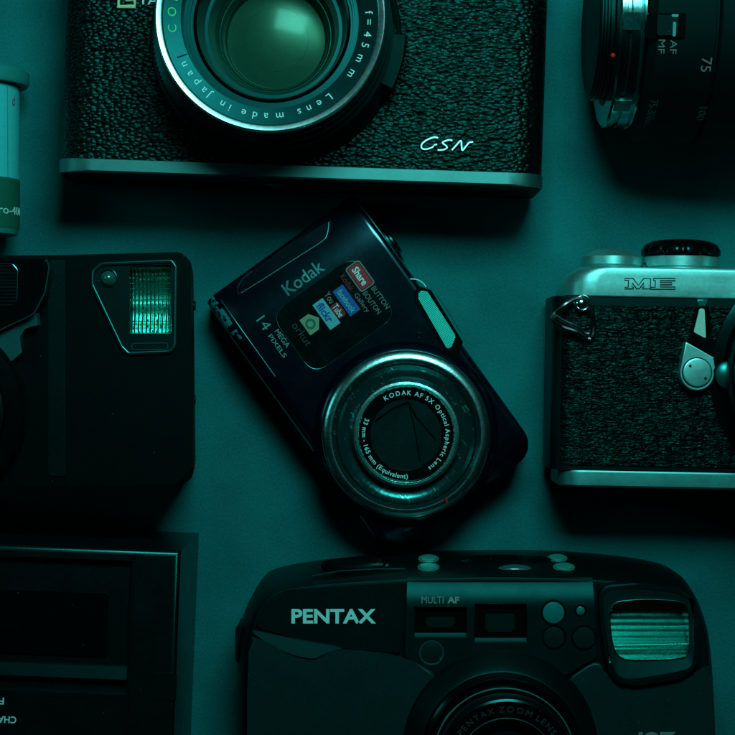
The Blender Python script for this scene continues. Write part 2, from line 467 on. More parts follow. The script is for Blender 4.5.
# ------------------------------------------------------------------ rangefinder camera (top)
def rangefinder():
    T = Thing('rangefinder_camera', 'large black leather rangefinder camera with silver bottom edge, wide silver-rimmed lens and GSN script', 'camera', 270, 16.6, 7, -1.9)
    x0 = T.p(63.5, 100, 2.6).x; x1 = T.p(542, 150, 2.6).x; zt = 3.8
    yb = T.p(290, 178.5, 3.8).y; ys = T.p(290, 165, 3.8).y
    ytop = yb + 8.1
    prof = oval_profile(x0, x1, .25, zt, 1.15, 9)
    def ext(pf, y0, y1): return loft([[(x, y0, z) for x, z in pf], [(x, y1, z) for x, z in pf]])
    body = link_mesh('body', ext(prof, ys, ytop - 1.7), M['leather'], T, wn=True)
    pf2 = oval_profile(x0 - .03, x1 + .03, .22, zt + .05, 1.2, 9)
    pf3 = oval_profile(x0 + .03, x1 - .03, .28, zt - .01, .95, 9)
    # plate with a small chamfer towards the base
    bmp = loft([[(x, yb, z) for x, z in pf3], [(x, yb + .05, z) for x, z in pf2], [(x, ys - .02, z) for x, z in pf2], [(x, ys, z) for x, z in pf3]])
    link_mesh('bottom_plate', bmp, M['plate'], T)
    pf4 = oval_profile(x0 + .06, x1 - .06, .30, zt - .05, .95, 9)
    link_mesh('base_shade', loft([[(x, yb - .03, z) for x, z in pf4], [(x, yb + .02, z) for x, z in pf4]]), M['dull'], T)  # black sheet standing in for shade on the plate's underside
    link_mesh('tripod_socket', lathe([(0, -.01), (.35, -.01), (.42, .02), (.42, .1)], (0, yb - .05, 1.9), 'Y', 32), M['dark_chrome'], T)
    bmp = loft([[(x, ytop - 1.7, z) for x, z in pf2], [(x, ytop - .1, z) for x, z in pf2], [(x, ytop, z) for x, z in pf3]])
    link_mesh('top_plate', bmp, M['satin_chrome'], T)
    # finder windows on the top plate
    w = link_mesh('finder_window', prism(rnd([(-1.9, ytop - 1.45), (2.6, ytop - 1.45), (2.6, ytop - .35), (-1.9, ytop - .35)], .12), zt, zt + .12, .04), M['gloss'], T)
    link_mesh('shutter_button', lathe([(0, .5), (.3, .48), (.34, .42), (.34, 0)], (-4.4, ytop, 1.9), 'Y', 32), M['chrome'], T)
    link_mesh('advance_lever', prism(rnd([(-5.8, ytop), (-3.6, ytop), (-3.6, ytop + .25), (-5.8, ytop + .25)], .08), 1.2, 3.0, .06), M['chrome'], T)
    # lens
    link_mesh('lens_base', lathe([(3.9, zt), (3.9, zt + .12), (3.84, zt + .18), (3.78, zt + .2), (3.78, 4.35), (3.72, 4.4), (2.3, 4.4)]), M['satin'], T)
    cut(body, [prism([(1.9 * math.cos(t), 1.9 * math.sin(t)) for t in [2 * PI * i / 64 for i in range(64)]], 3.3, 5)])
    bm = bmesh.new(); n = 160
    pr = []
    for k, (r, z) in enumerate([(3.6, 4.4), (3.72, 4.45), (3.72, 4.85), (3.6, 4.92), (3.45, 4.92)]):
        row = []
        for i in range(n * 2):
            rr = r - (.045 if (i % 2 and k in (1, 2)) else 0)
            a = PI * i / n
            row.append((rr * math.cos(a), rr * math.sin(a), z))
        pr.append(row)
    link_mesh('focus_ring', loft(pr, caps=False), M['dark_chrome'], T, wn=False)
    # lever on the focus ring
    bm = lathe([(3.66, 4.45), (4.02, 4.5), (4.05, 4.8), (3.98, 5.0), (3.6, 5.0)], seg=160, a0=-24, a1=0, closed=True)
    for a in range(-22, 0, 2):
        ra = math.radians(a); tube([(4.04 * math.cos(ra), 4.04 * math.sin(ra), 4.52), (4.06 * math.cos(ra), 4.06 * math.sin(ra), 4.95)], .035, 6, bm=bm)
    link_mesh('focus_lever', bm, M['dull'], T)
    link_mesh('barrel', lathe([(3.6, 4.92), (3.6, 5.3), (3.5, 5.36), (3.5, 5.9), (3.42, 5.95), (3.42, 6.45), (3.36, 6.5), (3.34, 6.85), (3.3, 6.85), (3.1, 6.8)]), mat('dark_barrel_metal', (.004, .05, .05), .34, metal=.7, smudge=.06, tint=T2), T)
    link_mesh('chrome_rim', lathe([(3.33, 6.72), (3.37, 6.8), (3.37, 6.95), (3.34, 7.0), (3.31, 7.01), (3.20, 6.975), (3.16, 6.95), (3.12, 6.86)], seg=160), M['rim'], T)
    ring = link_mesh('name_ring', lathe([(3.13, 6.88), (2.63, 6.73), (2.6, 6.55)], seg=160), M['lens_name'], T)
    sl = .30
    bm = bmesh.new()
    arc_text(bm, 'COLOR-YASHINON DX', (0, 0, 0), 2.89, 6.812, 188, 62, .36, slope=sl, bold=.0)
    link_mesh('green_lettering', bm, M['paint_green'], ring, wn=False)
    bm = bmesh.new()
    arc_text(bm, '1:1.7', (0, 0, 0), 2.89, 6.812, 48, 22, .27, slope=sl)
    link_mesh('lettering', bm, M['paint_white'], ring, wn=False); bm = bmesh.new()
    arc_text(bm, 'f=45mm', (0, 0, 0), 2.89, 6.812, 5, -32.5, .33, slope=sl)
    link_mesh('lettering', bm, M['paint_white'], ring, wn=False); bm = bmesh.new()
    arc_text(bm, 'Lens made in Japan', (0, 0, 0), 2.89, 6.812, -51.5, -150, .33, slope=sl)
    link_mesh('lettering', bm, M['paint_white'], ring, wn=False)
    bm = bmesh.new()
    a = math.radians(205)
    tube([(2.66 * math.cos(a), 2.66 * math.sin(a), 6.75), (2.95 * math.cos(a), 2.95 * math.sin(a), 6.84)], .018, 6, bm=bm)
    link_mesh('index_mark', bm, M['engrave'], ring, wn=False)
    inner = link_mesh('inner_barrel', lathe([(2.61, 6.56), (2.58, 6.3), (2.48, 6.3), (2.48, 6.18), (2.42, 6.18), (2.42, 5.95), (2.34, 5.95), (2.32, 5.85), (2.10, 5.30), (2.08, 5.15), (1.98, 5.15), (1.84, 4.65), (1.82, 4.4)], seg=128), M['inner_ring'], T)
    link_mesh('retaining_ring', lathe([(2.34, 5.96), (2.30, 6.02), (2.24, 5.98), (2.2, 5.86)], seg=128), M['gloss'], inner)
    gr = mat('green_coated_interior', (.003, .045, .034), .30, spec=.5, smudge=.06, tint=T2)
    link_mesh('front_element', lathe(dome(1.83, 4.42, .40, 14), seg=96), M['coated_glass'], T)
    link_mesh('rear_barrel', lathe([(1.83, 4.40), (1.74, 4.20), (1.72, 4.12), (1.68, 4.12), (1.62, 3.98), (1.58, 3.80), (1.56, 3.60)], seg=96), gr, T)
    link_mesh('coating_ring', lathe([(1.70, 4.13), (1.68, 4.17), (1.65, 4.12)], seg=96), M['name_ring'], T)
    link_mesh('iris_ring', lathe([(1.58, 3.66), (1.555, 3.71), (1.52, 3.64)], seg=96), M['dark_chrome'], T)
    link_mesh('rear_element', lathe(dome(1.56, 3.60, .15, 12), seg=64), mat('pale_green_coating', (.018, .060, .046), .27, spec=.34, smudge=.04, tint=(.6, 1, .75)), T)
    link_mesh('iris', lathe([(1.02, 3.665), (1.00, 3.69), (.97, 3.672)], seg=64), M['inner_ring'], T)
    # red reflection on the barrel, built as a small red bead
    a = math.atan2(T.p(328, 132, 6.2).y, T.p(328, 132, 6.2).x)
    bm = bmesh.new(); bmesh.ops.create_uvsphere(bm, u_segments=12, v_segments=8, radius=.07, matrix=Matrix.Translation((3.42 * math.cos(a), 3.42 * math.sin(a), 6.2)))
    link_mesh('red_index_or_glint', bm, M['paint_red_glint'], T, wn=False)
    # GSN script
    def q(pts, o=(400, 120), s=7.35): return [T.p(o[0] + x / s, o[1] + y / s, zt + .06) for x, y in pts]
    bm = bmesh.new()
    for st in ([(278, 134), (262, 128), (235, 132), (190, 152), (160, 180), (160, 208), (188, 216), (232, 204), (248, 186), (232, 186), (272, 181)],
               [(384, 153), (362, 148), (330, 156), (312, 170), (338, 190), (344, 206), (318, 220), (276, 222)],
               [(380, 223), (410, 190), (446, 154), (452, 190), (458, 224), (486, 192), (508, 168), (536, 162)]):
        tube(smooth_path(q(st), 5), .045, 6, bm=bm, flat=1.2)
    link_mesh('script_emblem', bm, M['rim'], T, wn=False)
    bm = bmesh.new()
    tube([T.p(x, y, zt + .06) for x, y in [(136, -6), (119, -6), (118.5, 6.8), (134.8, 6.8), (134.8, -.5), (126, -.5)]], .075, 8, bm=bm)
    link_mesh('gold_emblem', bm, M['gold'], T, wn=False)
    bm = bmesh.new(); c = T.p(140 + 30, 1, zt)
    text(bm, 'YASHICA', (c.x, c.y), 1.95, .30, zt + .04, 0, .01, ext=.03)
    link_mesh('lettering', bm, M['paint_white'], T, wn=False)
    for sx in (x0 - .12, x1 + .12):
        link_mesh('strap_lug', lathe([(0, .15), (.12, .15), (.12, -.15), (0, -.15)], (sx, ytop - 1.4, 1.9), 'X', 24), M['chrome'], T)
rangefinder()

# ------------------------------------------------------------------ film roll
def film():
    T = Thing('film_roll', 'film roll with grey lid, silver wrapper and green lower band', 'film', -24, 145, 1.7, 0)
    yt = T.p(0, 67, 1.7).y; yl = T.p(0, 86, 1.7).y; yg = T.p(0, 178, 2.2).y; ye = T.p(0, 230, 1.7).y
    z = 1.7
    link_mesh('lid', lathe([(0, yt), (1.35, yt), (1.55, yt - .06), (1.7, yt - .2), (1.7, yl + .12), (1.64, yl), (1.4, yl)], (0, 0, z), 'Y'), M['lid'], T)
    link_mesh('wrapper', lathe([(1.36, yl + .1), (1.38, yl), (1.38, yg)], (0, 0, z), 'Y'), M['label_white'], T)
    g = link_mesh('green_band', lathe([(1.38, yg), (1.395, yg - .02), (1.39, ye + .1), (1.36, ye)], (0, 0, z), 'Y'), M['label_green'], T)
    link_mesh('base', lathe([(1.36, ye), (1.3, ye - .15), (0, ye - .15)], (0, 0, z), 'Y'), M['lid'], T)
    # lettering wrapped on the cylinder
    def wrap(s, x, y, w, h, m, par, ang=0, R=1.40):
        bm = bmesh.new(); text(bm, s, (0, 0), w, h, 0, ang, .0, ext=.004)
        for v in bm.verts:
            a = v.co.x / R + x; r = R + v.co.z
            v.co = Vector((r * math.sin(a), y + v.co.y, z + r * math.cos(a)))
        link_mesh('lettering', bm, m, par, wn=False)
    wrap('Pro-400', 1.12, T.p(0, 211, 2).y, 1.5, .26, M['paint_white'], g)
    link_mesh('label_seam', tube([(1.405 * math.sin(1.0), yl, z + 1.405 * math.cos(1.0)), (1.405 * math.sin(1.02), yg, z + 1.405 * math.cos(1.02))], .012, 5), M['lid'], T, wn=False)
    wrap('d', 1.23, T.p(0, 102, 1.8).y, .16, .34, M['paint_dim'], T)
film()

# ------------------------------------------------------------------ zoom lens
def tele():
    T = Thing('zoom_lens', 'black zoom lens lying on its side with AF/MF switch and silver mount ring', 'lens', 613, 25, 3.8, -1)
    z = 3.85
    def X(px, h=3.8): return T.p(px, 30, h).x
    link_mesh('rear_collar', lathe([(0, X(592)), (1.9, X(592)), (2.15, X(590)), (2.28, X(592)), (2.3, X(604)), (2.6, X(606)), (2.6, X(609))], (0, 0, z), 'X'), M['satin'], T)
    for dx in (594, 597, 600): link_mesh('collar_rib', lathe([(2.30, X(dx) - .02), (2.35, X(dx)), (2.30, X(dx) + .02)], (0, 0, z), 'X'), M['gloss'], T)
    mr = link_mesh('mount_ring', lathe([(2.5, X(605)), (3.1, X(605)), (3.17, X(607)), (3.17, X(612)), (3.05, X(613)), (3.05, X(616)), (3.17, X(617)), (3.17, X(625)), (3.1, X(627)), (3.2, X(628)), (3.2, X(630))], (0, 0, z), 'X'), mat('mount_chrome', (.30, .62, .60), .16, metal=1, smudge=.05), T)
    for a in (-80, -62, -48, 20, 60, 100, 150, 200):   # bayonet notches
        ra = math.radians(a)
        c = Vector((X(616), 3.15 * math.cos(ra), z + 3.15 * math.sin(ra)))
        bm = bmesh.new(); bmesh.ops.create_cube(bm, size=1, matrix=Matrix.Translation(c) @ Matrix.Rotation(ra, 4, 'X') @ Matrix.Diagonal((.5, .12, .5, 1)))
        link_mesh('bayonet_tab', bm, M['dark_chrome'], mr)
    bm = bmesh.new(); c = T.p(614, 54, 6.9)
    ra = math.atan2(math.sqrt(max(0, 3.2 ** 2 - c.y ** 2)), c.y)
    bmesh.ops.create_uvsphere(bm, u_segments=12, v_segments=8, radius=.075, matrix=Matrix.Translation((c.x, 3.21 * math.cos(ra), z + 3.21 * math.sin(ra))))
    link_mesh('red_index_or_glint', bm, M['paint_red_glint'], T, wn=False)
    R = 3.6
    barrel = link_mesh('barrel', lathe([(3.1, X(631)), (3.3, X(632)), (R, X(638)), (R, X(692)), (R - .12, X(693)), (R - .12, X(696))], (0, 0, z), 'X', seg=128), M['matte'], T)
    link_mesh('zoom_ring', lathe([(R, X(696)), (R + .08, X(698)), (R + .08, X(760)), (R - .1, X(762)), (R - .1, X(766)), (R + .15, X(768)), (R + .15, X(900)), (R + .05, X(905)), (R + .3, X(910)), (R + .3, X(1010)), (R + .15, X(1016)), (R - .2, X(1016)), (R - .3, X(1000)), (0, X(1000))], (0, 0, z), 'X', seg=128), M['matte'], T)
    def wrapx(s, px, py, w, h, m, par, Rr, name='lettering', bold=0.):
        # text runs down the picture, tops to the right
        c = T.p(px, py, z + Rr * .95)
        th = math.asin(max(-1, min(1, c.y / Rr)))
        c = T.p(px, py, z + Rr * math.cos(th)); th = math.asin(max(-1, min(1, c.y / Rr)))
        bm = bmesh.new(); text(bm, s, (0, 0), w, h, 0, -90, bold, ext=.004)
        for v in bm.verts:
            a = v.co.y / Rr + th; r = Rr + v.co.z + .003
            v.co = Vector((c.x + v.co.x, r * math.sin(a), z + r * math.cos(a)))
        link_mesh(name, bm, m, par, wn=False)
    wrapx('AF', 673.5, 47, .40, .19, M['paint_dim'], barrel, R, bold=0)
    wrapx('MF', 661.5, 46.5, .40, .19, M['paint_dim'], barrel, R, bold=0)
    wrapx('75', 706, 65, .42, .30, M['paint_dim'], T, R + .08)
    wrapx('100', 698, 117, .55, .24, M['paint_faint'], T, R + .08)
    wrapx('75-300mm', 646, 120, 1.3, .26, M['paint_faint'], barrel, R)
    # switch
    def onb(px, py):
        c = T.p(px, py, z + R); th = math.asin(max(-1, min(1, c.y / R))); return c.x, th
    def patch(pts, dr0, dr1, name, m, par, bev=.02):
        x, th = onb(*pts[0])
        loc = []
        for p_ in pts:
            xx, t = onb(*p_); loc.append((xx, t * R))
        bm = prism(rnd(loc, .06), R + dr0, R + dr1, bev)
        for v in bm.verts:
            a = v.co.y / R; r = v.co.z
            v.co = Vector((v.co.x, r * math.sin(a), z + r * math.cos(a)))
        return link_mesh(name, bm, m, par)
    sw = patch([(647, 37), (686, 37), (686, 13), (647, 13)], -.02, .05, 'switch_plate', M['gloss'], barrel)
    patch([(657, 34), (678, 34), (678, 15), (657, 15)], .04, .13, 'switch_slider', M['satin'], sw)
    patch([(672.6, 35.0), (675.8, 35.0), (675.8, 21.5), (672.6, 21.5)], .12, .145, 'switch_mark', M['paint_teal'], sw, 0.005)
    patch([(671, 17), (678, 17), (678, 14.4), (671, 14.4)], .12, .145, 'switch_index', M['paint_teal'], sw, 0.005)
tele()

# ------------------------------------------------------------------ flash compact (left)
def flashcam():
    T = Thing('flash_camera', 'glossy black camera at the left edge with a bright flash window in its upper corner', 'camera', 100, 370, 4.8, 0)
    h = 4.8
    out = rnd(T.pp([(-260, 258), (60, 255), (181, 252), (191, 262), (193.5, 484), (-260, 490)], h), [.6, 0, .35, .35, .5, .6], 7)
    base = T.pp([(0, 0)], 0)
    body = link_mesh('body', prism(out, .3, h, .16, 4), M['dull'], T)
    for v in body.data.vertices:
        if v.co.z < 1 and v.co.x > 0: v.co.x -= .40
    fp = rnd(T.pp([(92, 270), (101, 262), (173, 259), (178, 266), (177, 346), (171, 353), (128, 355), (121, 348), (91, 285)], h), [.25, .2, .15, .15, .15, .15, .1, .1, .3])
    frame = link_mesh('flash_bezel', prism(fp, h - .05, h + .10, .05, 3), M['satin'], T)
    inn = rnd(T.pp([(95, 272), (103, 265.5), (171, 262.5), (174.5, 268), (173.5, 345), (169, 349.5), (129.5, 351), (124, 345), (94.5, 284)], h), [.2, .2, .12, .12, .12, .12, .1, .1, .25])
    cut(frame, [prism(inn, h + .03, h + 1)])
    wire = [Vector((x, y, h + .10)) for x, y in rnd(T.pp([(93.5, 271), (102, 263.8), (172, 260.8), (176.2, 267), (175.2, 345.5), (170, 351.2), (129, 353), (122.5, 346.5), (93, 284.5)], h), [.2, .2, .12, .12, .12, .12, .1, .1, .25])]
    link_mesh('bezel_trim', tube(wire, .028, 8, closed=True), M['name_ring'], frame, wn=False)
    win = T.pp([(130, 266), (171, 264.5), (171.5, 334), (130.5, 334)], h)
    cut(frame, [prism(win, h - .6, h + 1)])
    cut(body, [prism(win, h - .6, h + 1)])
    sen = T.p(108, 278, h)
    cut(frame, [prism([(sen.x + .29 * math.cos(a), sen.y + .29 * math.sin(a)) for a in [2 * PI * i / 40 for i in range(40)]], h - .3, h + 1)])
    cut(body, [prism([(sen.x + .29 * math.cos(a), sen.y + .29 * math.sin(a)) for a in [2 * PI * i / 40 for i in range(40)]], h - .3, h + 1)])
    link_mesh('sensor', lathe(dome(.27, h - .12, .22, 8), (sen.x, sen.y, 0), seg=40), mat('sensor_bead', (.05, .2, .19), .18, metal=.6), frame)
    link_mesh('sensor_rim', lathe([(.30, h + .02), (.29, h + .06), (.26, h + .02)], (sen.x, sen.y, 0), seg=40), M['dark_chrome'], frame)
    sl = rnd(T.pp([(132, 343.5), (168, 343), (168, 349.5), (132, 349.8)], h), .1)
    link_mesh('slot', tube([Vector((x, y, h + .05)) for x, y in sl], .02, 6, closed=True), M['name_ring'], frame, wn=False)
    # reflector: trough whose lower half faces the light
    x0, y1 = win[0][0] + .01, win[0][1]; x1, y0 = win[2][0] - .02, win[3][1] + .01
    ym = T.p(0, 302, h).y
    L_ = y1 - y0
    sec = [(y1 - .02, h - .06), (y1 - .10, h - .35), (y1 - .5, h - .5), (ym + .05, h - .52), (ym, h - .50), (ym - .2, h - .50), (ym - .4, h - .49), (y0 + .45, h - .45), (y0 + .04, h - .35), (y0 + .01, h - .05)]
    bm = bmesh.new()
    a = [bm.verts.new((x0, y, z)) for y, z in sec]; b = [bm.verts.new((x1, y, z)) for y, z in sec]
    for i in range(len(sec) - 1): bm.faces.new((a[i], a[i + 1], b[i + 1], b[i]))
    refl = link_mesh('flash_reflector', bm, M['rib_reflector'], frame, wn=False)
    # flash tube and moulded prisms of the lower half
    link_mesh('flash_tube', tube([(x0 + .05, y0 + .34, h - .2), (x1 - .05, y0 + .34, h - .2)], .06, 12), M['glass'], refl, wn=False)
    bm = bmesh.new()
    for i in range(9):
        x = x0 + (x1 - x0) * (i + .5) / 9
        for k in range(6):
            y = y0 + .06 + k * .17 + random.uniform(-.02, .02)
            s = random.uniform(.02, .045)
            bmesh.ops.create_icosphere(bm, subdivisions=1, radius=s, matrix=Matrix.Translation((x + random.uniform(-.03, .03), y, h - .30 + .0 * k)) @ Matrix.Diagonal((.6, 1.3, .6, 1)))
    o_ = link_mesh('prism_facets', bm, M['reflector'], refl, wn=False, sharp=10); o_['kind'] = 'stuff'
    bm = bmesh.new()
    for i in range(12):
        x = x0 + (x1 - x0) * (i + .5) / 12
        bmesh.ops.create_icosphere(bm, subdivisions=1, radius=.045, matrix=Matrix.Translation((x, y1 - .16 + random.uniform(-.03, .03), h - .1)))
    for i in range(5):
        y = y1 - .35 - i * .17
        tube([(x0 + .03, y, h - .22), (x1 - .03, y + .01, h - .22)], .018, 5, bm=bm)
    link_mesh('moulded_ridges', bm, M['dark_chrome'], refl, wn=False, sharp=10)
    # glass pane
    link_mesh('flash_glass', prism([(x0, y0), (x1, y0), (x1, y1 - .01), (x0, y1 - .01)], h + .0, h + .06), M['glass'], frame)
    wl = [Vector(v) for v in [(x0, y0, h + .07), (x1, y0, h + .07), (x1, ym, h + .07), (x0, ym, h + .07)]]
    link_mesh('pane_edge', tube(wl, .014, 5, closed=True), M['name_ring'], frame, wn=False)
    # step where the front is taller
    step = rnd(T.pp([(-250, 262), (47, 259), (49, 268), (45, 292), (34, 314), (-2, 331), (-40, 340), (-250, 344)], h + .8), [.3, .1, .1, .3, .4, .6, .6, .2])
    hb = link_mesh('viewfinder_block', prism(step, h - .1, h + .8, .06, 3), M['gloss'], T)
    link_mesh('block_edge', tube([Vector((x, y, h + .80)) for x, y in step][8:34], .02, 6), M['name_ring'], hb, wn=False)
    nw = rnd(T.pp([(-40, 264), (13, 264), (18, 270), (17, 301), (11, 306.5), (-40, 306.5)], h + .8), [.1, .15, .15, .15, .15, .1])
    wn_ = link_mesh('finder_window', prism(nw, h + .7, h + .83, .02), M['fine_rib'], hb)
    link_mesh('window_edge', tube([Vector((x, y, h + .84)) for x, y in nw], .014, 5, closed=True), M['dark_chrome'], wn_, wn=False)
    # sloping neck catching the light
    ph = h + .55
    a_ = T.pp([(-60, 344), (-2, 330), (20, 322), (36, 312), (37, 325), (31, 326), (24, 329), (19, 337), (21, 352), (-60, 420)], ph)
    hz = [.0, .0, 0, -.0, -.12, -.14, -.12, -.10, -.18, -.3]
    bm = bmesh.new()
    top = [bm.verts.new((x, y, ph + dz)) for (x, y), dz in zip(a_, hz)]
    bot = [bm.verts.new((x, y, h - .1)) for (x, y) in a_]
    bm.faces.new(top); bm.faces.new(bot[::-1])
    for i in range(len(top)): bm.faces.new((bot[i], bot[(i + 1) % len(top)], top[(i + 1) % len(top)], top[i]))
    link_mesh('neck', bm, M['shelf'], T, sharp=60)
    c = T.p(-70, 412, h + .6)
    ring = [(2.85, h - .1), (2.85, h + .5), (2.75, h + .62), (2.3, h + .7), (2.25, h + 1.0), (2.1, h + 1.0), (2.0, h + .6), (1.0, h + .5), (0, h + .5)]
    lb = link_mesh('lens_barrel', lathe(ring, (c.x, c.y, 0)), M['gloss'], T)
    link_mesh('lens_glass', lathe(dome(1.5, h + .6, .25), (c.x, c.y, 0)), M['coated_glass'], lb)
    link_mesh('lens_trim', lathe([(2.28, h + 1.0), (2.2, h + 1.06), (2.1, h + 1.0)], (c.x, c.y, 0)), M['chrome'], lb)
    # rounded shoulder running down the front
    xs = T.p(57, 370, h).x
    link_mesh('front_ridge', prism(rnd([(xs - .26, T.p(0, 476, h).y), (xs + .26, T.p(0, 476, h).y), (xs + .26, T.p(0, 260, h).y), (xs - .26, T.p(0, 260, h).y)], .05), h - .22, h + .035, .25, 6), M['satin'], T)
    s = T.p(0, 300, 2)
    for yy in (-.2, -3.2):
        link_mesh('strap_lug', lathe([(0, .1), (.15, .1), (.15, -.1), (0, -.1)], (out[14][0] if False else T.p(194, 370, 3).x - .12, s.y + yy, 2.4), 'X', 20), M['satin'], T)
flashcam()

# ------------------------------------------------------------------ digital compact (centre)
KB = {}
def digital():
    T = Thing('compact_digital_camera', 'dark blue compact digital camera lying tilted in the middle with a shiny round lens', 'camera', 406, 434, 2.6, -54.3)
    a = T.p(357, 196, 2.1); b = T.p(532, 444, 2.0); c = T.p(203, 298, 1.6)
    u0 = (a.x + c.x) / 2; v1 = (a.y + b.y) / 2; u1 = b.x + .28; v0 = c.y
    KB.update(u0=u0, v0=v0, u1=u1, v1=v1)
    body_mat = kodak_body()
    zt = 2.3
    def top(u):
        d = u - u0
        z = zt
        if d < 2.0: z = zt - .50 * ((2.0 - d) / 2.0) ** 2.0
        e = u1 - u
        if e < .9: z = min(z, zt - .35 * ((.9 - e) / .9) ** 2)
        return z
    secs = []
    n = 44
    us = [u0 + (u1 - u0) * (i / n) for i in range(n + 1)]
    us = [u0, u0 + .04, u0 + .1] + us[1:-1] + [u1 - .15, u1 - .08, u1 - .02, u1]
    us = sorted(us)
    for u in us:
        e = u1 - u; sh = 0
        if e < .75: sh = .75 - math.sqrt(max(0, .75 ** 2 - (.75 - e) ** 2))     # rounded far end
        g = u - u0
        if g < .1: sh = .1 - math.sqrt(max(0, .01 - (.1 - g) ** 2))
        zz = top(u)
        pr = rnd([(v0 + sh, .15), (v1 - sh, .15), (v1 - sh, zz), (v0 + sh, zz)], [.35, .3, .26, .5], 6)
        secs.append([(u, v, z) for v, z in pr])
    body = link_mesh('body', loft(secs), body_mat, T, wn=False, sharp=50)
    def P2(px, py, h=2.3): q = T.p(px, py, h); return (q.x, q.y)
    # finger groove at the end
    gp = rnd([P2(x, y, 2.1) for x, y in [(238, 295), (241, 282), (252, 270), (318, 226), (333, 217), (331, 234), (325, 242), (318, 248), (246, 290)]], [.08, .12, .3, .2, .08, .15, .15, .1, .08])
    cut(body, [prism(gp, 1.86, 3.0)])
    link_mesh('groove_lip', tube([T.p(x, y, top(T.p(x, y, 2.1).x) + .0) for x, y in [(236, 297), (239, 284)]] and smooth_path([T.p(x, y, top(T.p(x, y, 2.1).x) + .012) for x, y in [(241, 293), (262, 280), (300, 255.5), (321, 242), (327, 235), (329, 222)]], 5), [.017] * 26, 6), M['plate'], T, wn=False)
    link_mesh('groove_line', tube(smooth_path([T.p(x, y, top(T.p(x, y, 2.1).x) + .005) for x, y in [(239, 295), (237.5, 288), (243, 279), (252, 271)]], 5), .013, 5), M['name_ring'], T, wn=False)
    # light caught by both long edges, built as thin metal lines
    e0 = u0 + .35
    link_mesh('edge_highlight', tube([(u0 + .30 + t * .3, v0 + .45, top(u0 + .30 + t * .3) - .002) for t in range(11)], .011, 5), M['name_ring'], T, wn=False)
    link_mesh('edge_highlight', tube([(u0 + .3 + t * .3, v1 - .03, top(u0 + .3 + t * .3) - .10) for t in range(28)], .022, 6), M['dark_chrome'], T, wn=False)
    # shutter button and collar on the top side
    s = T.p(404, 233, 1.4)
    link_mesh('button_collar', lathe([(.78, -.02), (.78, .08), (.72, .13), (.6, .14), (.55, .1), (0, .1)], (s.x, v1 - .02, 1.25), 'Y', 48), M['dark_chrome'], T)
    sb = link_mesh('shutter_button', lathe([(.5, .08), (.5, .2), (.45, .25), (0, .23)], (s.x, v1 - .02, 1.25), 'Y', 48), M['dark_chrome'], T)
    s2 = T.p(446, 296, 1.4)
    link_mesh('power_button', prism(rnd([(s2.x - .5, v1 - .02), (s2.x + .5, v1 - .02), (s2.x + .5, v1 + .07), (s2.x - .5, v1 + .07)], .02), .9, 1.6, .03), M['satin'], T)
    # curved highlight above flash, built as a bright tube
    link_mesh('hook_highlight', tube(smooth_path([T.p(x, y, zt - .01) for x, y in [(410, 279), (417, 279.5), (423, 283), (426, 287)]], 5), .03, 6), M['satin_chrome'], T, wn=False)
    # flash
    bz = rnd([P2(x, y) for x, y in [(414, 291), (419, 286), (431, 290), (463, 342), (458, 358), (449, 356), (414, 301)]], .08)
    fb = link_mesh('flash_bezel', prism(bz, zt - .25, zt + .03, .02), M['gloss'], T)
    fg = rnd([P2(x, y) for x, y in [(418, 293), (421, 289.5), (428, 291.5), (456.5, 336), (451, 350), (446, 348.5), (418, 299)]], .07)
    cutters = prism(fg, zt - .12, zt + 1)
    cut(fb, [cutters])
    link_mesh('flash_glass', prism(rnd([P2(x, y) for x, y in [(418.5, 293.5), (421.3, 290.2), (427.6, 292), (455.8, 336), (450.5, 349), (446.3, 347.6), (418.5, 299)]], .06), zt - .1, zt + .05, .05), M['rib_flash'], fb)
    lsec = T.p(452, 300, zt)
    link_mesh('side_seam', tube([T.p(x, y, zt - .02) for x, y in [(436, 293), (447, 309), (458, 328), (463, 334)]], .018, 5), M['name_ring'], T, wn=False)
    q = T.p(419, 336, zt)
    link_mesh('microphone_hole', lathe([(.0, zt - .02), (.05, zt - .02), (.06, zt + .012), (.10, zt + .012), (.11, zt - .02)], (q.x, q.y, 0), seg=24), M['gloss'], T)
    # lens
    lc = (0, 0, 0)
    link_mesh('lens_collar', lathe([(3.0, zt - .05), (2.92, zt + .03), (2.80, zt + .13), (2.70, zt + .2), (2.62, zt + .22)], lc, seg=160), M['navy'], T)
    link_mesh('lens_ring', lathe([(2.66, zt + .1), (2.67, zt + .48), (2.65, zt + .53), (2.60, zt + .575), (2.53, zt + .615), (2.46, zt + .64), (2.40, zt + .65), (2.365, zt + .65), (2.345, zt + .64), (2.335, zt + .62)], lc, seg=160), M['ring_chrome'], T)
    # scratched clear ring
    m = mat('scratched_black_ring', (.006, .045, .045), .20, metal=.6, spec=.8, tint=T2)
    nt = m.node_tree; p = nt.nodes['Principled BSDF']
    v = mapped(nt)
    n1 = noise(nt, v, 2.2, 6, .75); n2 = noise(nt, mapped(nt, (1, 7, 1)), 2.4, 4, .8)
    f = mth(nt, 'GREATER_THAN', mth(nt, 'MULTIPLY', n1, n2), .345)
    old = p.inputs['Base Color'].links[0].from_socket
    nt.links.new(mixc(nt, mth(nt, 'MULTIPLY', f, .5), old, (.25, .62, .58)), p.inputs['Base Color'])
    nt.links.new(bump(nt, noise(nt, v, 5, 4, .6), .14, .05), p.inputs['Normal'])
    link_mesh('gloss_ring', lathe([(2.36, zt + .66), (2.28, zt + .60), (2.12, zt + .46), (1.98, zt + .38), (1.82, zt + .36), (1.72, zt + .42), (1.68, zt + .46)], lc, seg=160), m, T)
    link_mesh('outer_line', lathe([(2.22, zt + .565), (2.20, zt + .59), (2.17, zt + .555)], lc, seg=160), M['dark_chrome'], T)
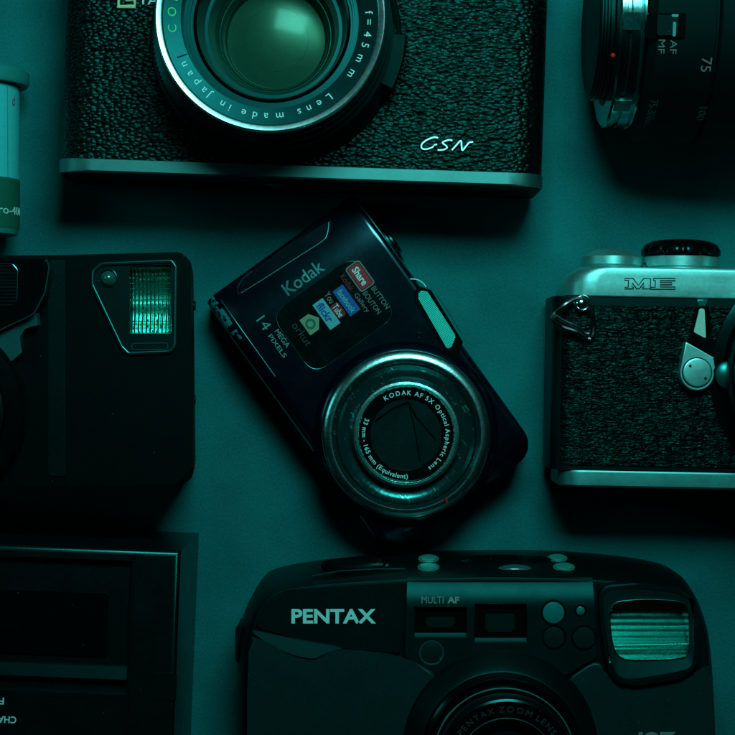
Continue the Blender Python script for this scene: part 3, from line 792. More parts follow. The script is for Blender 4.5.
    tube_r = link_mesh('inner_ring', lathe([(1.70, zt + .40), (1.69, zt + .62), (1.66, zt + .67), (1.60, zt + .68), (1.57, zt + .63), (1.54, zt + .63), (1.52, zt + .66), (1.49, zt + .62), (1.47, zt + .55)], lc, seg=128), M['ring_chrome'], T)
    face = link_mesh('lens_face', lathe([(1.48, zt + .56), (1.16, zt + .55), (1.13, zt + .5), (1.13, zt + .45)], lc, seg=96), M['gloss'], T)
    # blades closing the lens
    link_mesh('lens_cover', lathe([(1.14, zt + .46), (0, zt + .46)], lc, seg=96), mat('cover_blade', (.001, .010, .010), .3, spec=.4, tint=T2), T, wn=False)
    bm = bmesh.new()
    def cp(pts): return [T.p(x, y, zt + .5) for x, y in pts]
    def blade(a0, a1, z1, name='cover_blade'):
        arc = [(1.10 * math.cos(math.radians(a0 + (a1 - a0) * i / 24)), 1.10 * math.sin(math.radians(a0 + (a1 - a0) * i / 24))) for i in range(25)]
        link_mesh(name, prism(arc, zt + .45, z1, .012, 2), mat('blade_metal', (.001, .014, .014), .28, metal=.3, spec=.5, dust=.2, tint=T2), T)
    blade(-62 + 54.3, 88 + 54.3, zt + .49); blade(82 + 54.3, 196 + 54.3, zt + .475)
    for pts, rr in (([(375, 421), (392, 409), (408, 402)], .03), ([(408, 402), (416, 417), (436, 440)], .03), ([(408, 402), (414, 425), (420, 462)], .012)):
        link_mesh('blade_edge', tube(cp(pts), rr, 6), M['void'], T, wn=False)
    bm = bmesh.new()
    off = 54.3
    arc_text(bm, 'KODAK AF 5X Optical Aspheric Lens', (0, 0, 0), 1.32, zt + .575, 119 + off, -55 + off, .205, bold=.012)
    arc_text(bm, '33 mm - 165 mm (Equivalent)', (0, 0, 0), 1.32, zt + .575, 160 + off, 271 + off, .205, outward=False, bold=.012)
    link_mesh('lettering', bm, M['paint_white'], face, wn=False)
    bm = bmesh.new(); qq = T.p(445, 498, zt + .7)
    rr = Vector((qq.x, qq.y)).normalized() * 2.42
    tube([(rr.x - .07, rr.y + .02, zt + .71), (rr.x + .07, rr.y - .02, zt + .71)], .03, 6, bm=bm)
    link_mesh('red_reflection', bm, M['paint_red_glint'], T, wn=False)  # red reflection on the lens ring, modelled as a short red tube
    # label panel
    A = T.p(270, 314, zt); B = T.p(355, 256, zt); Cc = T.p(400, 313, zt)
    pu0 = (A.x + B.x) / 2; pu1 = Cc.x; pv0 = A.y; pv1 = B.y
    ol = rnd([(pu0, pv0), (pu1, pv0), (pu1, pv1), (pu0, pv1)], .55, 7)
    zp = zt + .025
    lp = link_mesh('label_panel', prism(ol, zt - .15, zp, .02, 2), mat('label_gloss', (.0006, .0025, .0025), .2, spec=.45, tint=T2), T)
    link_mesh('panel_outline', tube([Vector((x, y, zp - .01)) for x, y in ol], .009, 5, closed=True), M['name_ring'], lp, wn=False)
    def t_(s, px, py, w, h, m, ang=0, bold=0., z=zp + .004, name='lettering', par=lp, shear=0):
        bm = bmesh.new(); q = T.p(px, py, z); text(bm, s, (q.x, q.y), w, h, z, ang, bold, shear=shear, ext=.003)
        link_mesh(name, bm, m, par, wn=False)
    def box(px, py, w, h, m, name, z=zp, dz=.006, r=.05, par=lp):
        q = T.p(px, py, z)
        return link_mesh(name, prism(rnd([(q.x - w / 2, q.y - h / 2), (q.x + w / 2, q.y - h / 2), (q.x + w / 2, q.y + h / 2), (q.x - w / 2, q.y + h / 2)], r), z - .01, z + dz), m, par, wn=False)
    box(360, 276, .93, .56, M['paint_dim'], 'badge_border', dz=.004, r=.12)
    box(360, 276, .84, .47, M['gloss'], 'badge_gap', dz=.006, r=.10)
    box(360, 276, .80, .43, M['maroon'], 'share_badge', dz=.008, r=.09)
    t_('Share', 360, 276, .62, .24, M['paint_white'], bold=.02, z=zp + .013)
    t_('BUTTON', 380.5, 297.5, .82, .17, M['paint_dim'])
    t_('BOUTON', 372, 302.5, .82, .17, M['paint_dim'])
    t_('Kodak', 347.5, 282.5, .58, .19, M['dim_maroon'])
    t_('Gallery', 361.5, 303, .70, .20, M['paint_dim'])
    box(346.5, 300.5, .98, .40, M['blue'], 'blue_badge', r=.01)
    t_('facebook', 346.5, 301, .84, .20, M['cyan'], bold=.02, z=zp + .011)
    t_('You', 329.5, 297.5, .36, .22, M['paint_dim'], bold=.01)
    box(338, 310.5, .50, .32, M['dim_maroon'], 'red_badge', r=.1)
    t_('Tube', 338, 310.5, .42, .21, M['paint_white'], z=zp + .011)
    box(326.5, 314, .98, .40, M['cyan'], 'cyan_badge', r=.01)
    t_('flickr', 325, 312.5, .68, .26, M['blue'], bold=.03, z=zp + .011)
    q = T.p(311, 323.5, zp)
    hexa = [(q.x + .33 * math.cos(a), q.y + .30 * math.sin(a)) for a in [PI / 3 * i + PI / 6 * 0 for i in range(6)]]
    hexa = [(q.x - .30, q.y - .24), (q.x + .30, q.y - .24), (q.x + .30, q.y + .1), (q.x, q.y + .32), (q.x - .30, q.y + .1)]
    hx = link_mesh('green_badge', prism(rnd(hexa, .03), zp - .01, zp + .006), M['mint'], lp, wn=False)
    link_mesh('badge_ring', lathe([(.17, 0), (.17, .01), (.10, .01), (.10, 0)], (q.x, q.y - .02, zp + .004), seg=20), M['label_green'], hx, wn=False)
    t_('orkut', 302, 334, .84, .24, M['paint_faint'], bold=-.008)
    # maker's name and pixel count on the front
    t_('14', 264, 323, .42, .32, M['paint_teal'], bold=-.002, z=top(T.p(264, 322, 2.2).x) + .03, par=T)
    t_('MEGA', 282.5, 338.5, .66, .17, M['paint_teal'], bold=.01, z=zt + .02, par=T)
    t_('PIXELS', 277.5, 346, .86, .15, M['paint_teal'], bold=.01, z=zt + .02, par=T)
    zq = top(T.p(303, 278, 2.2).x)
    bm = bmesh.new(); q = T.p(303, 277.5, zt)
    text(bm, 'Kodak', (q.x, q.y), 1.46, .43, zq + .03, 90, .012, ext=.02)
    for v in bm.verts: v.co.z = top(v.co.x) + .012 + (v.co.z - zq - .03)*.5
    link_mesh('lettering', bm, mat('pale_logo_metal', (.02, .17, .17), .35, metal=.4), T, wn=False)
digital()

# ------------------------------------------------------------------ SLR (right)
def slr():
    T = Thing('slr_camera', 'silver and black film SLR camera marked ME with creased leather front and self-timer lever', 'camera', 700, 380, 3.2, -1.1)
    zt = 3.25
    x0 = T.p(549.5, 380, 2.2).x; x1 = x0 + 13.1
    yt = T.p(650, 267, zt).y; yb_ = T.p(640, 488, zt).y
    yt2 = T.p(640, 297, zt).y; yb2 = T.p(640, 471.5, zt).y
    def pf(a, b, z0, z1, r): return oval_profile(a, b, z0, z1, r, 8)
    p = pf(x0, x1, .25, zt - .08, .7)
    link_mesh('body', loft([[(x, yb2, z) for x, z in p], [(x, yt2, z) for x, z in p]]), M['satin'], T)
    # leather front
    lx0 = T.p(557, 380, zt).x
    lp = pf(x0 + .12, x1 - .12, 1.0, zt - .02, .62)
    ly0 = T.p(640, 466, zt).y; ly1 = T.p(640, 306, zt).y
    link_mesh('leather_front', loft([[(x, ly0, z) for x, z in lp], [(x, ly1, z) for x, z in lp]]), M['leather2'], T)
    link_mesh('lower_line', tube([(x0 + 1.0, yb2 + .03, zt - .05), (x1 - 1, yb2 + .03, zt - .05)], .025, 6), M['dark_chrome'], T, wn=False)
    xt = T.p(563, 290, 2.2).x
    def tp(inset, dz=0.): return pf(xt + inset, x1 - .2 - inset * .5, .3 + dz, zt - dz, .95)
    secs = []
    for y, ins, dz in [(yt2, .03, .03), (yt2 + .04, 0, 0), (yt2 + .42, .02, 0), (yt - .28, .14, 0), (yt - .12, .32, .0), (yt - .04, .45, .02), (yt, .52, .06)]:
        secs.append([(x, y, z) for x, z in tp(ins, dz)])
    link_mesh('top_plate', loft(secs), M['satin_chrome'], T, sharp=40)
    bx = T.p(556, 480, 2.2).x
    def bp(d): return pf(bx + d, x1 - .05 - d, .3 + d, zt + .02 - d, .8)
    link_mesh('bottom_plate', loft([[(x, yb_, z) for x, z in bp(.06)], [(x, yb_ + .06, z) for x, z in bp(0)], [(x, yb2 - .06, z) for x, z in bp(0)], [(x, yb2, z) for x, z in bp(.03)]]), M['plate2'], T)
    # ME logo : outlined slab letters
    def q(pts, z=zt + .006): return [T.p(560 + x / 4.2, 230 + y / 4.2, z) for x, y in pts]
    bm = bmesh.new()
    polys = [
        [(272, 203), (306, 203), (329, 232), (352, 203), (380, 203), (380, 247), (345, 247), (345, 240), (352, 240), (352, 222), (333, 247), (322, 247), (303, 222), (303, 240), (310, 240), (310, 247), (272, 247), (272, 240), (287, 240), (287, 211), (272, 211)],
        [(392, 203), (484, 203), (484, 213), (420, 213), (420, 221), (470, 221), (470, 230), (420, 230), (420, 239), (484, 239), (484, 249), (380, 249), (380, 240), (400, 240), (400, 211), (392, 211)]]
    for pl in polys: tube(q(pl), .019, 5, closed=True, bm=bm)
    link_mesh('logo_lettering', bm, M['engrave'], T, wn=False)
    # dials standing on the top plate
    d = T.p(612, 262, 1.75)
    kn = link_mesh('rewind_knob', lathe([(0, .60), (.55, .60), (.68, .55), (.86, .42), (.97, .36), (.98, .1), (.9, .02), (.9, -.05), (0, -.05)], (d.x, yt + .02, 1.75), 'Y', 64), M['satin_chrome'], T)
    d = T.p(680.5, 262, 1.75)
    dl = link_mesh('shutter_dial', lathe([(0, .42), (1.15, .42), (1.22, .38), (1.22, .08), (1.14, .03), (1.14, -.05), (0, -.05)], (d.x, yt + .02, 1.75), 'Y', 96), M['satin_chrome'], T)
    rows = []
    for (r, z) in [(1.05, .40), (1.26, .44), (1.28, .60), (1.18, .78), (.95, .90), (.5, .97), (.02, .98)]:
        row = []
        for i in range(144):
            a = 2 * PI * i / 144
            rr = r * (1 - (.05 * max(0, math.sin(a * 12)) ** 2 if r > .9 else 0))
            row.append((d.x + rr * math.cos(a), yt + .02 + z, 1.75 + rr * math.sin(a)))
        rows.append(row)
    link_mesh('dial_cap', loft(rows), M['gloss'], dl, wn=False, sharp=50)
    c = T.p(648, 265, 1.9)
    link_mesh('small_post', lathe([(0, .22), (.2, .22), (.24, .16), (.24, -.02)], (c.x, yt, 1.9), 'Y', 24), M['dark_chrome'], T)
    # prism housing
    hx = T.p(835, 260, zt).x
    def hp(y, w, z): return [(hx - w, y, .8), (hx + w, y, .8), (hx + w, y, z * .8), (hx + w * .7, y, z), (hx - w * .7, y, z), (hx - w, y, z * .8)]
    link_mesh('prism_housing', loft([hp(yt - .3, 2.2, 3.9), hp(yt + .5, 2.0, 3.8), hp(yt + 1.3, 1.3, 3.0), hp(yt + 1.5, 1.1, 2.6)]), M['satin_chrome'], T)
    # strap lug and split ring
    lc = T.p(581, 303.5, 3.3)
    bm = bmesh.new()
    bmesh.ops.create_uvsphere(bm, u_segments=28, v_segments=18, radius=.25, matrix=Matrix.Translation(lc))
    lathe([(.12, 2.6), (.12, 3.2), (.0, 3.2)], (lc.x, lc.y, 0), seg=24, bm=bm)
    lug = link_mesh('strap_lug', bm, M['chrome'], T, wn=False)
    link_mesh('lug_eyelet', tube([lc + Vector((.20 * math.cos(a) + .03, .22 * math.sin(a), .12)) for a in [2 * PI * i / 28 for i in range(28)]], .055, 8, closed=True), M['chrome'], lug, wn=False)
    wp = [(577, 299), (565, 305), (555, 313), (553.5, 320), (562, 327), (576, 332), (588, 339), (593, 336), (594, 326), (592, 312), (587, 301)]
    pts = smooth_path([T.p(x, y, 3.42 + (.06 if i % 2 else 0)) for i, (x, y) in enumerate(wp)], 6, closed=True)
    bm = tube(pts, .075, 8, closed=True)
    wp2 = [(556, 316), (566, 322), (577, 326.5), (584, 333), (589, 334)]
    tube(smooth_path([T.p(x, y, 3.52) for x, y in wp2], 6), .06, 8, bm=bm)
    link_mesh('split_ring', bm, M['chrome'], lug, wn=False)
    # self timer lever
    z = zt
    link_mesh('lever_stop', prism(T.pp([(696.5, 299.5), (707.5, 299.5), (705.5, 306.5), (698, 306.5)], z), z - .1, z + .10, .03), M['name_ring'], T)
    bk = rnd(T.pp([(690, 341), (697, 306), (709, 306), (715, 357)], z + .35), .05)
    lv = link_mesh('self_timer_lever', prism(bk, z - .05, z + .34, .05), M['gloss'], T)
    wp = rnd(T.pp([(699.5, 308.5), (704.5, 308.5), (706, 338.5), (693.8, 332)], z + .38), [.06, .06, .03, .03])
    link_mesh('lever_grip', prism(wp, z + .30, z + .38, .02), mat('ivory_metal', (.42, .62, .52), .5, metal=.3), lv)
    tr = [(686, 341.5), (714.5, 357.5)]
    cx, cy, r = 697.3, 373.5, 17.2
    for a in range(20, -205, -12): tr.append((cx + r * math.cos(math.radians(a)), cy - r * math.sin(math.radians(a))))
    link_mesh('lever_base', prism(T.pp(tr, z + .42), z - .05, z + .42, .04), M['satin_chrome'], lv)
    cc = T.p(697.3, 372.5, z + .47)
    dsc = link_mesh('pivot_cap', lathe([(.44, z + .44), (.44, z + .48), (.40, z + .50), (0, z + .505)], (cc.x, cc.y, 0), seg=48), M['satin_chrome'], lv)
    link_mesh('cap_groove', lathe([(.475, z + .424), (.45, z + .428), (.44, z + .424)], (cc.x, cc.y, 0), seg=48), M['engrave'], lv)
    for px, py in [(690.3, 366), (705.5, 378.5)]:
        e = T.p(px, py, z + .5); link_mesh('pin_hole', lathe([(0, z + .509), (.045, z + .509), (.045, z + .50)], (e.x, e.y, 0), seg=16), M['engrave'], dsc, wn=False)
    # lens mount and lens
    lc = T.p(838, 376, zt + 1); C3 = (lc.x, lc.y, 0)
    link_mesh('mount_skirt', lathe([(3.75, zt - .1), (3.72, zt + .12), (3.6, zt + .16), (3.4, zt + .2), (3.3, zt + .5)], C3), M['gloss'], T)
    link_mesh('lens_barrel', lathe([(3.3, zt + .3), (3.32, zt + .9), (3.25, zt + 1.0), (3.25, zt + 1.3), (3.3, zt + 1.35), (3.3, zt + 2.6), (3.2, zt + 2.7), (2.9, zt + 2.7), (2.4, zt + 2.2), (1.8, zt + 2.0), (0, zt + 2.2)], C3), M['satin'], T)
    link_mesh('aperture_ring', lathe([(3.34, zt + .95), (3.42, zt + 1.0), (3.42, zt + 1.25), (3.34, zt + 1.3)], C3), M['dark_chrome'], T)
    rb = T.p(728, 375, zt + .3)
    link_mesh('release_button', lathe([(0, zt + .55), (.3, zt + .53), (.42, zt + .45), (.44, zt + .1)], (rb.x, rb.y, 0), seg=40), M['name_ring'], T)
slr()

# ------------------------------------------------------------------ black box (bottom left)
def boxcam():
    T = Thing('box_camera', 'plain black square-cornered camera in the lower left corner with small upside-down lettering', 'camera', 100, 640, 5.5, -2.3)
    h = 5.5
    c = T.p(180.5, 551, h); x1 = c.x; y1 = c.y
    x0 = x1 - 12; y0 = y1 - 10
    body = link_mesh('body', prism([(x0, y0), (x1, y0), (x1, y1), (x0, y1)], .1, h, .20, 6), M['box'], T)
    def R4(a, b, c_, d, hh=h):
        p = T.p(a, b, hh); q = T.p(c_, d, hh); return [(p.x, q.y), (q.x, q.y), (q.x, p.y), (p.x, p.y)]
    cut(body, [prism([(x0 + 1, T.p(0, 690, h).y), (T.p(131, 600, h).x, T.p(0, 690, h).y), (T.p(131, 600, h).x, y1 - .36), (x0 + 1, y1 - .36)], h - .25, h + 1)])
    inn = [(x0 + 1.2, T.p(0, 653, h).y), (T.p(108, 600, h).x, T.p(0, 653, h).y), (T.p(108, 600, h).x, T.p(0, 590, h).y), (x0 + 1.2, T.p(0, 590, h).y)]
    lid = link_mesh('inner_panel', prism(rnd(inn, .05), h - .35, h - .16, .04), M['gloss'], T)
    q0 = T.p(126, 680, h); q1 = T.p(126, 668, h)
    # sloped bar, its upper face tilted to the light
    ys = [q0.y - .05, q0.y, q1.y, q1.y + .03]
    def sec(x): return [(x, ys[0], h - .27), (x, ys[0], h - .06), (x, ys[1], h - .03), (x, ys[2], h - .13), (x, ys[3], h - .27)]
    link_mesh('ledge_bar', loft([sec(x0 + 1.1), sec(q0.x)]), M['satin'], T)
    link_mesh('panel_line', tube([(x0 + 1, T.p(0, 694, h).y, h + .005), (T.p(125, 694, h).x, T.p(0, 694, h).y, h + .005)], .012, 5), M['gloss'], T, wn=False)
    link_mesh('latch', prism(rnd(R4(152, 672, 176, 700), .04), h - .05, h + .03, .02), M['satin'], T)
    xr = T.p(133, 600, h).x
    link_mesh('panel_seam', tube([(xr, y1 - .1, h + .002), (xr, y0 + 1, h + .002)], .01, 5), M['gloss'], T, wn=False)
    bm = bmesh.new()
    def tt(s, rightpx, py, hgt, wid):
        c_ = T.p(rightpx, py, h); text(bm, s, (c_.x - wid / 2, c_.y), wid, hgt, h + .006, 180, .015, ext=.004)
    tt('CHARGE', 16.3, 720, .21, 1.05); tt('FLASH', 4, 701, .21, .85)
    link_mesh('lettering', bm, M['paint_white'], T, wn=False)
boxcam()

# ------------------------------------------------------------------ zoom compact (bottom)
def zoomcam():
    T = Thing('zoom_compact_camera', 'charcoal point-and-shoot zoom camera marked PENTAX with large flash on the right', 'camera', 500, 700, 4.8, 0)
    h = 4.8
    A = [(247, 1010), (246, 660), (250, 634), (260, 604), (283, 587), (405, 579), (500, 577), (596, 579), (680, 589), (698, 603), (712, 660), (715, 1010)]
    B = [(240, 1000), (237, 650), (240, 620), (254, 590), (273, 569), (410, 557), (500, 555), (570, 556), (660, 565), (690, 578), (707, 608), (716, 668), (717, 1000)]
    B = [(240, 985), (236, 650), (240, 622), (254, 590), (273, 570), (410, 557), (500, 555), (572, 556), (660, 565), (690, 579), (713, 650), (716, 985)]
    rA = [.4, .5, .3, .6, .8, .0, 0, 0, .9, .6, .6, .4]
    a2 = chaik(T.pp(A, h), 3); b2 = chaik(T.pp(B, 2.4), 3)
    c2 = [(x * .97, y * .97) for x, y in b2]
    def mixp(t): return [((1 - t) * p[0] + t * q[0], (1 - t) * p[1] + t * q[1]) for p, q in zip(b2, a2)]
    secs = [[(x, y, .25) for x, y in c2], [(x, y, .8) for x, y in b2], [(x, y, 2.4) for x, y in b2]]
    for t, z in ((.25, 3.4), (.5, 4.05), (.75, 4.5), (.92, 4.73), (1.0, 4.8)):
        secs.append([(x, y, z) for x, y in mixp(t)])
    cA = T.p(480, 800, h)
    secs.append([(cA.x + (x - cA.x) * .985, cA.y + (y - cA.y) * .985, 4.83) for x, y in a2])
    body = link_mesh('body', loft(secs), M['satin'], T, sharp=28)
    h = 4.83
    def pr(name, pts, r, z0, z1, bev, m, par=T, hh=None, seg=4, wn=True):
        return link_mesh(name, prism(chaik(T.pp(pts, hh or z1), 2, .2), z0, z1, bev, seg), m, par, wn=wn)
    np_ = link_mesh('name_panel', prism(rnd(T.pp([(256, 627), (264, 605), (285, 590), (403.5, 582), (400, 653), (345, 648), (300, 640)], h + .14), [.1, .4, .6, .05, .05, .6, .6]), h - .3, h + .14, .22, 6), mat('name_panel_plastic', (.0008, .010, .010), .3, metal=.3, spec=.4, dust=.06, tint=T2), T)
    bm = bmesh.new(); q = T.p(333.7, 616, h + .11)
    text(bm, 'PENTAX', (q.x, q.y), 2.56, .44, h + .15, 0, .03, ext=.01)
    link_mesh('lettering', bm, M['paint_white'], np_, wn=False)
    # grip: smooth light shelf over a darker field
    pr('grip', [(246, 636), (262, 640), (285, 650), (314, 658), (330, 650), (352, 650), (400, 656), (444, 674), (410, 735), (410, 1000), (249, 1000)], [.2, .3, .3, .3, .5, .3, .2, .1, .3, .1, .4], h - .3, h + .30, .16, M['grip'])
    sp = T.pp([(249, 631), (262, 633), (300, 641), (345, 648.5), (332, 651), (322, 655), (314, 659), (298, 656.5), (282, 651), (266, 643)], h + .36)
    spz = [-.06, 0, .02, .02, .07, .09, .10, .10, .10, .06, .0]
    bm = bmesh.new(); ta = [bm.verts.new((x, y, h + .20 + .20 * (sp[0][1] - y))) for (x, y) in chaik(sp, 1)]; ba = [bm.verts.new((x, y, h)) for x, y in chaik(sp, 1)]
    bm.faces.new(ta)
    for i in range(len(ta)): bm.faces.new((ba[i], ba[(i + 1) % len(ta)], ta[(i + 1) % len(ta)], ta[i]))
    link_mesh('grip_shelf', bm, mat('shelf_plastic', (.002, .018, .0185), .5, metal=0, spec=.25, tint=T2), T)
    # centre panel
    secs = []
    def lerp_at(tab, y):
        for (ya, xa_), (yb_, xb_) in zip(tab, tab[1:]):
            if ya <= y <= yb_: return xa_ + (xb_ - xa_) * (y - ya) / (yb_ - ya)
        return tab[-1][1]
    for i in range(41):
        py = 579 + (700 - 579) * (i / 40) ** 1.5
        xl = T.p(lerp_at([(579, 406.5), (657, 404), (678, 444), (700, 500)], py), py, h + .24).x
        xr = T.p(lerp_at([(579, 594.5), (657, 598), (681, 556), (700, 505)], py), py, h + .24).x
        yy = T.p(500, py, h + .24).y; d = T.p(500, 579, h + .24).y - yy
        zz = h + .24 - .33 * max(0, 1 - d / .92) ** 2
        secs.append([(xl, yy, h - .3), (xr, yy, h - .3), (xr, yy, zz - .03), (xr - .03, yy, zz), (xl + .03, yy, zz), (xl, yy, zz - .03)])
    cp_ = link_mesh('centre_panel', loft(secs), mat('centre_panel_plastic', (.0008, .014, .015), .36, metal=.5, spec=.4, grain=.2, grain_scale=70, dust=.06, tint=T2), T)
    z = h + .24
    def cutwin(pts, depth): cut(cp_, [prism(T.pp(pts, z), z - depth, z + 1)])
    w1 = [(414, 606), (467, 607), (467, 637), (414, 636.5)]
    w2 = [(474, 603), (527, 603), (527.5, 642), (474.5, 641.5)]
    wall = M['name_ring']
    for k, w in enumerate((w1, w2)):
        cutwin(w, .30)
        c0 = T.pp(w, z)
        xa, xb = c0[0][0] + .01, c0[1][0] - .01; yt = c0[0][1] - .01; yb = c0[2][1] + .01
        fr = link_mesh('af_window' if k == 0 else 'viewfinder_window', prism([(xa, yb), (xb, yb), (xb, yt), (xa, yt)], z - .12, z - .08), M['glass'], cp_)
        link_mesh('window_edge', tube([(xa, yb, z + .005), (xa, yt, z + .005), (xb, yt, z + .005), (xb, yb, z + .005)], .012, 5), M['dark_chrome'], fr, wn=False)
        # sill: chamfered lower lip that faces the light
        s = .10
        def sc(x): return [(x, yb, z - .10), (x, yb - .02, z + .012), (x, yb + .03, z + .012), (x, yb + s, z - .07), (x, yb + s, z - .10)]
        link_mesh('sill', loft([sc(xa), sc(xb)]), M['name_ring'], fr)
        inx = link_mesh('inner_lens', prism(rnd([(xa + .35, yb + .25), (xb - .35, yb + .25), (xb - .35, yt - .35), (xa + .35, yt - .35)], .1), z - .30, z - .2, .05), mat('window_bars', (.002, .05, .05), .35, metal=.3), fr)
    q = T.p(489, 634, z)
    bm = bmesh.new(); q = T.p(440.5, 600, z + .005)
    qm = T.p(432.5, 600, z); text(bm, 'MULTI', (qm.x, qm.y), .66, .20, z + .004, 0, -.005, ext=.004)
    qm = T.p(453.3, 600, z); text(bm, 'AF', (qm.x, qm.y), .36, .20, z + .004, 0, .04, ext=.004)
    for v in bm.verts: v.co.z += .0
    link_mesh('lettering', bm, M['paint_grey'], cp_, wn=False)
    def eye(px, py, r, m, name, depth=.1, rise=.12, rim=M['gloss']):
        q = T.p(px, py, z)
        e = link_mesh(name, lathe([(r + .05, z - .02), (r + .04, z + .02), (r, z + .02), (r - .02, z - .0)], (q.x, q.y, 0), seg=40), rim, cp_)
        link_mesh('lens_bead', lathe(dome(r - .01, z + .0, rise, 8), (q.x, q.y, 0), seg=40), m, e)
    bead = mat('bead_glass', (.004, .14, .13), .3, metal=.0, tint=T2)
    dk = mat('dark_bead', (.006, .015, .015), .18, spec=.7, tint=T2)
    eye(553.5, 612.5, .34, bead, 'round_window', rise=.05)
    eye(580.5, 610.5, .14, bead, 'small_sensor', rise=.03)
    eye(554, 637, .33, dk, 'lower_sensor', rise=.04)
    eye(584, 637.5, .34, dk, 'lower_sensor', rise=.04)
    eye(431.5, 653, .34, dk, 'metering_cell', rise=.05, rim=M['name_ring'])
    # right field below the flash
    pr('right_panel', [(560, 684), (600, 657), (612, 690), (700, 672), (713, 664), (714, 1000), (610, 1000), (600, 735)], [.05, .1, .2, .2, .1, .3, .1, .2], h - .3, h + .16, .08, M['grip'])
    bm = bmesh.new(); q = T.p(652, 741, h + .17)
    text(bm, 'IQZoom', (T.p(637, 741, h).x + 1.12, q.y), 2.24, .55, h + .17, 0, .05, shear=.08, ext=.008)
    link_mesh('lettering', bm, M['paint_dim'], T, wn=False)
    # flash housing
    zf = h + .35
    fo = [(599, 584), (640, 583), (684, 589), (698, 600), (700, 662), (692, 677), (624, 688), (612, 680), (606, 660), (600, 620)]
    fr_ = [.2, .0, .3, .4, .3, .3, .3, .3, .3, 0]
    fh = pr('flash_housing', fo, fr_, h - .3, zf, .10, M['satin'])
    fi = [(603, 589), (640, 588), (681, 593), (692, 602), (694, 662), (688, 670), (628, 680), (617, 675), (611, 660), (604, 620)]
    cut(fh, [prism(chaik(T.pp(fi, zf), 2, .2), zf - .28, zf + 1)])
    # bright sloping surround
    def ringloft(o, i, zo, zi, name, m, par):
        oo = chaik(T.pp(o, zf), 2, .2); ii = chaik(T.pp(i, zf), 2, .2)
        bm = bmesh.new()
        a = [bm.verts.new((x, y, zo)) for x, y in oo]; b = [bm.verts.new((x, y, zi)) for x, y in ii]
        for k in range(len(a)): bm.faces.new((a[k], a[(k + 1) % len(a)], b[(k + 1) % len(b)], b[k]))
        return link_mesh(name, bm, m, par, wn=False)
    gi = [(612, 602), (645, 599), (681, 601), (689, 608), (690, 650), (685, 659), (625, 660), (616, 654), (612, 640), (610, 620)]
    ringloft(fi, gi, zf - .02, zf - .10, 'flash_surround', M['grip'], fh)
    # reflector with stepped ribs and its glass
    g2 = T.pp([(609, 598), (694, 664)], zf); xa, yt = g2[0]; xb, yb = g2[1]
    well = [(xa, yb), (xb, yb), (xb, yt), (xa, yt)]
    cut(body, [prism(well, zf - 1.25, 8)]); cut(fh, [prism([(x * 1, y) for x, y in rnd(well, .1)], zf - 1.4, 8)])
    xa += .005; xb -= .005; yt -= .005; yb += .005
    bm = bmesh.new(); prof = []; n = 24; zz = zf - .16; pr_ = []
    for i in range(n + 1):
        t = i / n; pr_.append((yb + (yt - yb) * t, zz)); zz -= (yt - yb) / n * (.62 - .50 * t)
    prof = pr_[::-1]
    ra = [bm.verts.new((xa, y, zz)) for y, zz in prof]; rb = [bm.verts.new((xb, y, zz)) for y, zz in prof]
    for i in range(n): bm.faces.new((ra[i], ra[i + 1], rb[i + 1], rb[i]))
    m = mat('dim_reflector', (.004, .16, .15), .26, metal=.85, smudge=.12)
    m.node_tree.links.new(rib_bump('Y', 1.7, .28)(m.node_tree), m.node_tree.nodes['Principled BSDF'].inputs['Normal'])
    rf = link_mesh('flash_reflector', bm, m, fh, wn=False, sharp=80)
    for py, r, s in ((627, .014, 630), (645, .03, 615)):
        p0 = T.p(s, py + .5, zf - .14); p1 = T.p(689, py - 1, zf - .14); link_mesh('flash_tube', tube([p0, p1], r, 8), M['satin_chrome'], rf, wn=False)
    gl = chaik(T.pp(gi, zf), 2, .2)
    bmg = prism(gl, zf - .08, zf - .02, .03)
    link_mesh('flash_glass', bmg, M['rib_glass_d'], fh)
    link_mesh('glass_edge', tube([Vector((x, y, zf - .03)) for x, y in gl], .012, 5, closed=True), M['dark_chrome'], fh, wn=False)
    # top controls, lying on the sloping top side
    def side(px, py, z_):
        return T.p(px, py, z_)
    def btn(px, py, w, d, z_, name, m, hh=.08):
        q = T.p(px, py, z_)
        bm = bmesh.new()
        pts = [(q.x + w * math.cos(a), q.y, z_ + d * math.sin(a)) for a in [2 * PI * i / 32 for i in range(32)]]
        rows = [[(x, y - .1, zz) for x, y, zz in pts], [(x, y + hh * .6, zz) for x, y, zz in pts], [(q.x + (x - q.x) * .85, y + hh, z_ + (zz - z_) * .85) for x, y, zz in pts]]
        o = link_mesh(name, loft(rows), m, T)
        return o
    bt = mat('button_metal', (.04, .30, .25), .34, metal=.5)
    # sloping deck that carries them
    dk_pts = [(411, 574), (592, 574)]
    def tilt_disc(px, py, z_, a, b, name, m):
        # flat oval lying on the slope (tilted 50 degrees towards the top)
        q = T.p(px, py, z_); ca, sa = math.cos(math.radians(62)), math.sin(math.radians(62))
        rows = []
        for k, dn in ((1.12, -.1), (1.12, .02), (1.02, .03), (.97, .0), (.93, .05), (.80, .065), (.4, .07)):
            rows.append([Vector((q.x + a * k * math.cos(t), q.y + b * k * math.sin(t) * ca + dn * sa, z_ - b * k * math.sin(t) * sa + dn * ca)) for t in [2 * PI * i / 32 for i in range(32)]])
        return link_mesh(name, loft(rows), m, T)
    tilt_disc(428.5, 558.8, 3.0, .29, .19, 'top_button', bt)
    tilt_disc(428.5, 567.3, 4.0, .30, .21, 'top_button', bt)
    tilt_disc(557.5, 558.3, 3.0, .28, .19, 'top_button', bt)
    tilt_disc(564, 567.3, 4.0, .30, .21, 'top_button', bt)
    tilt_disc(515, 568.3, 4.1, .45, .14, 'slide_switch', mat('switch_metal', (.06, .16, .15), .35, metal=.6))
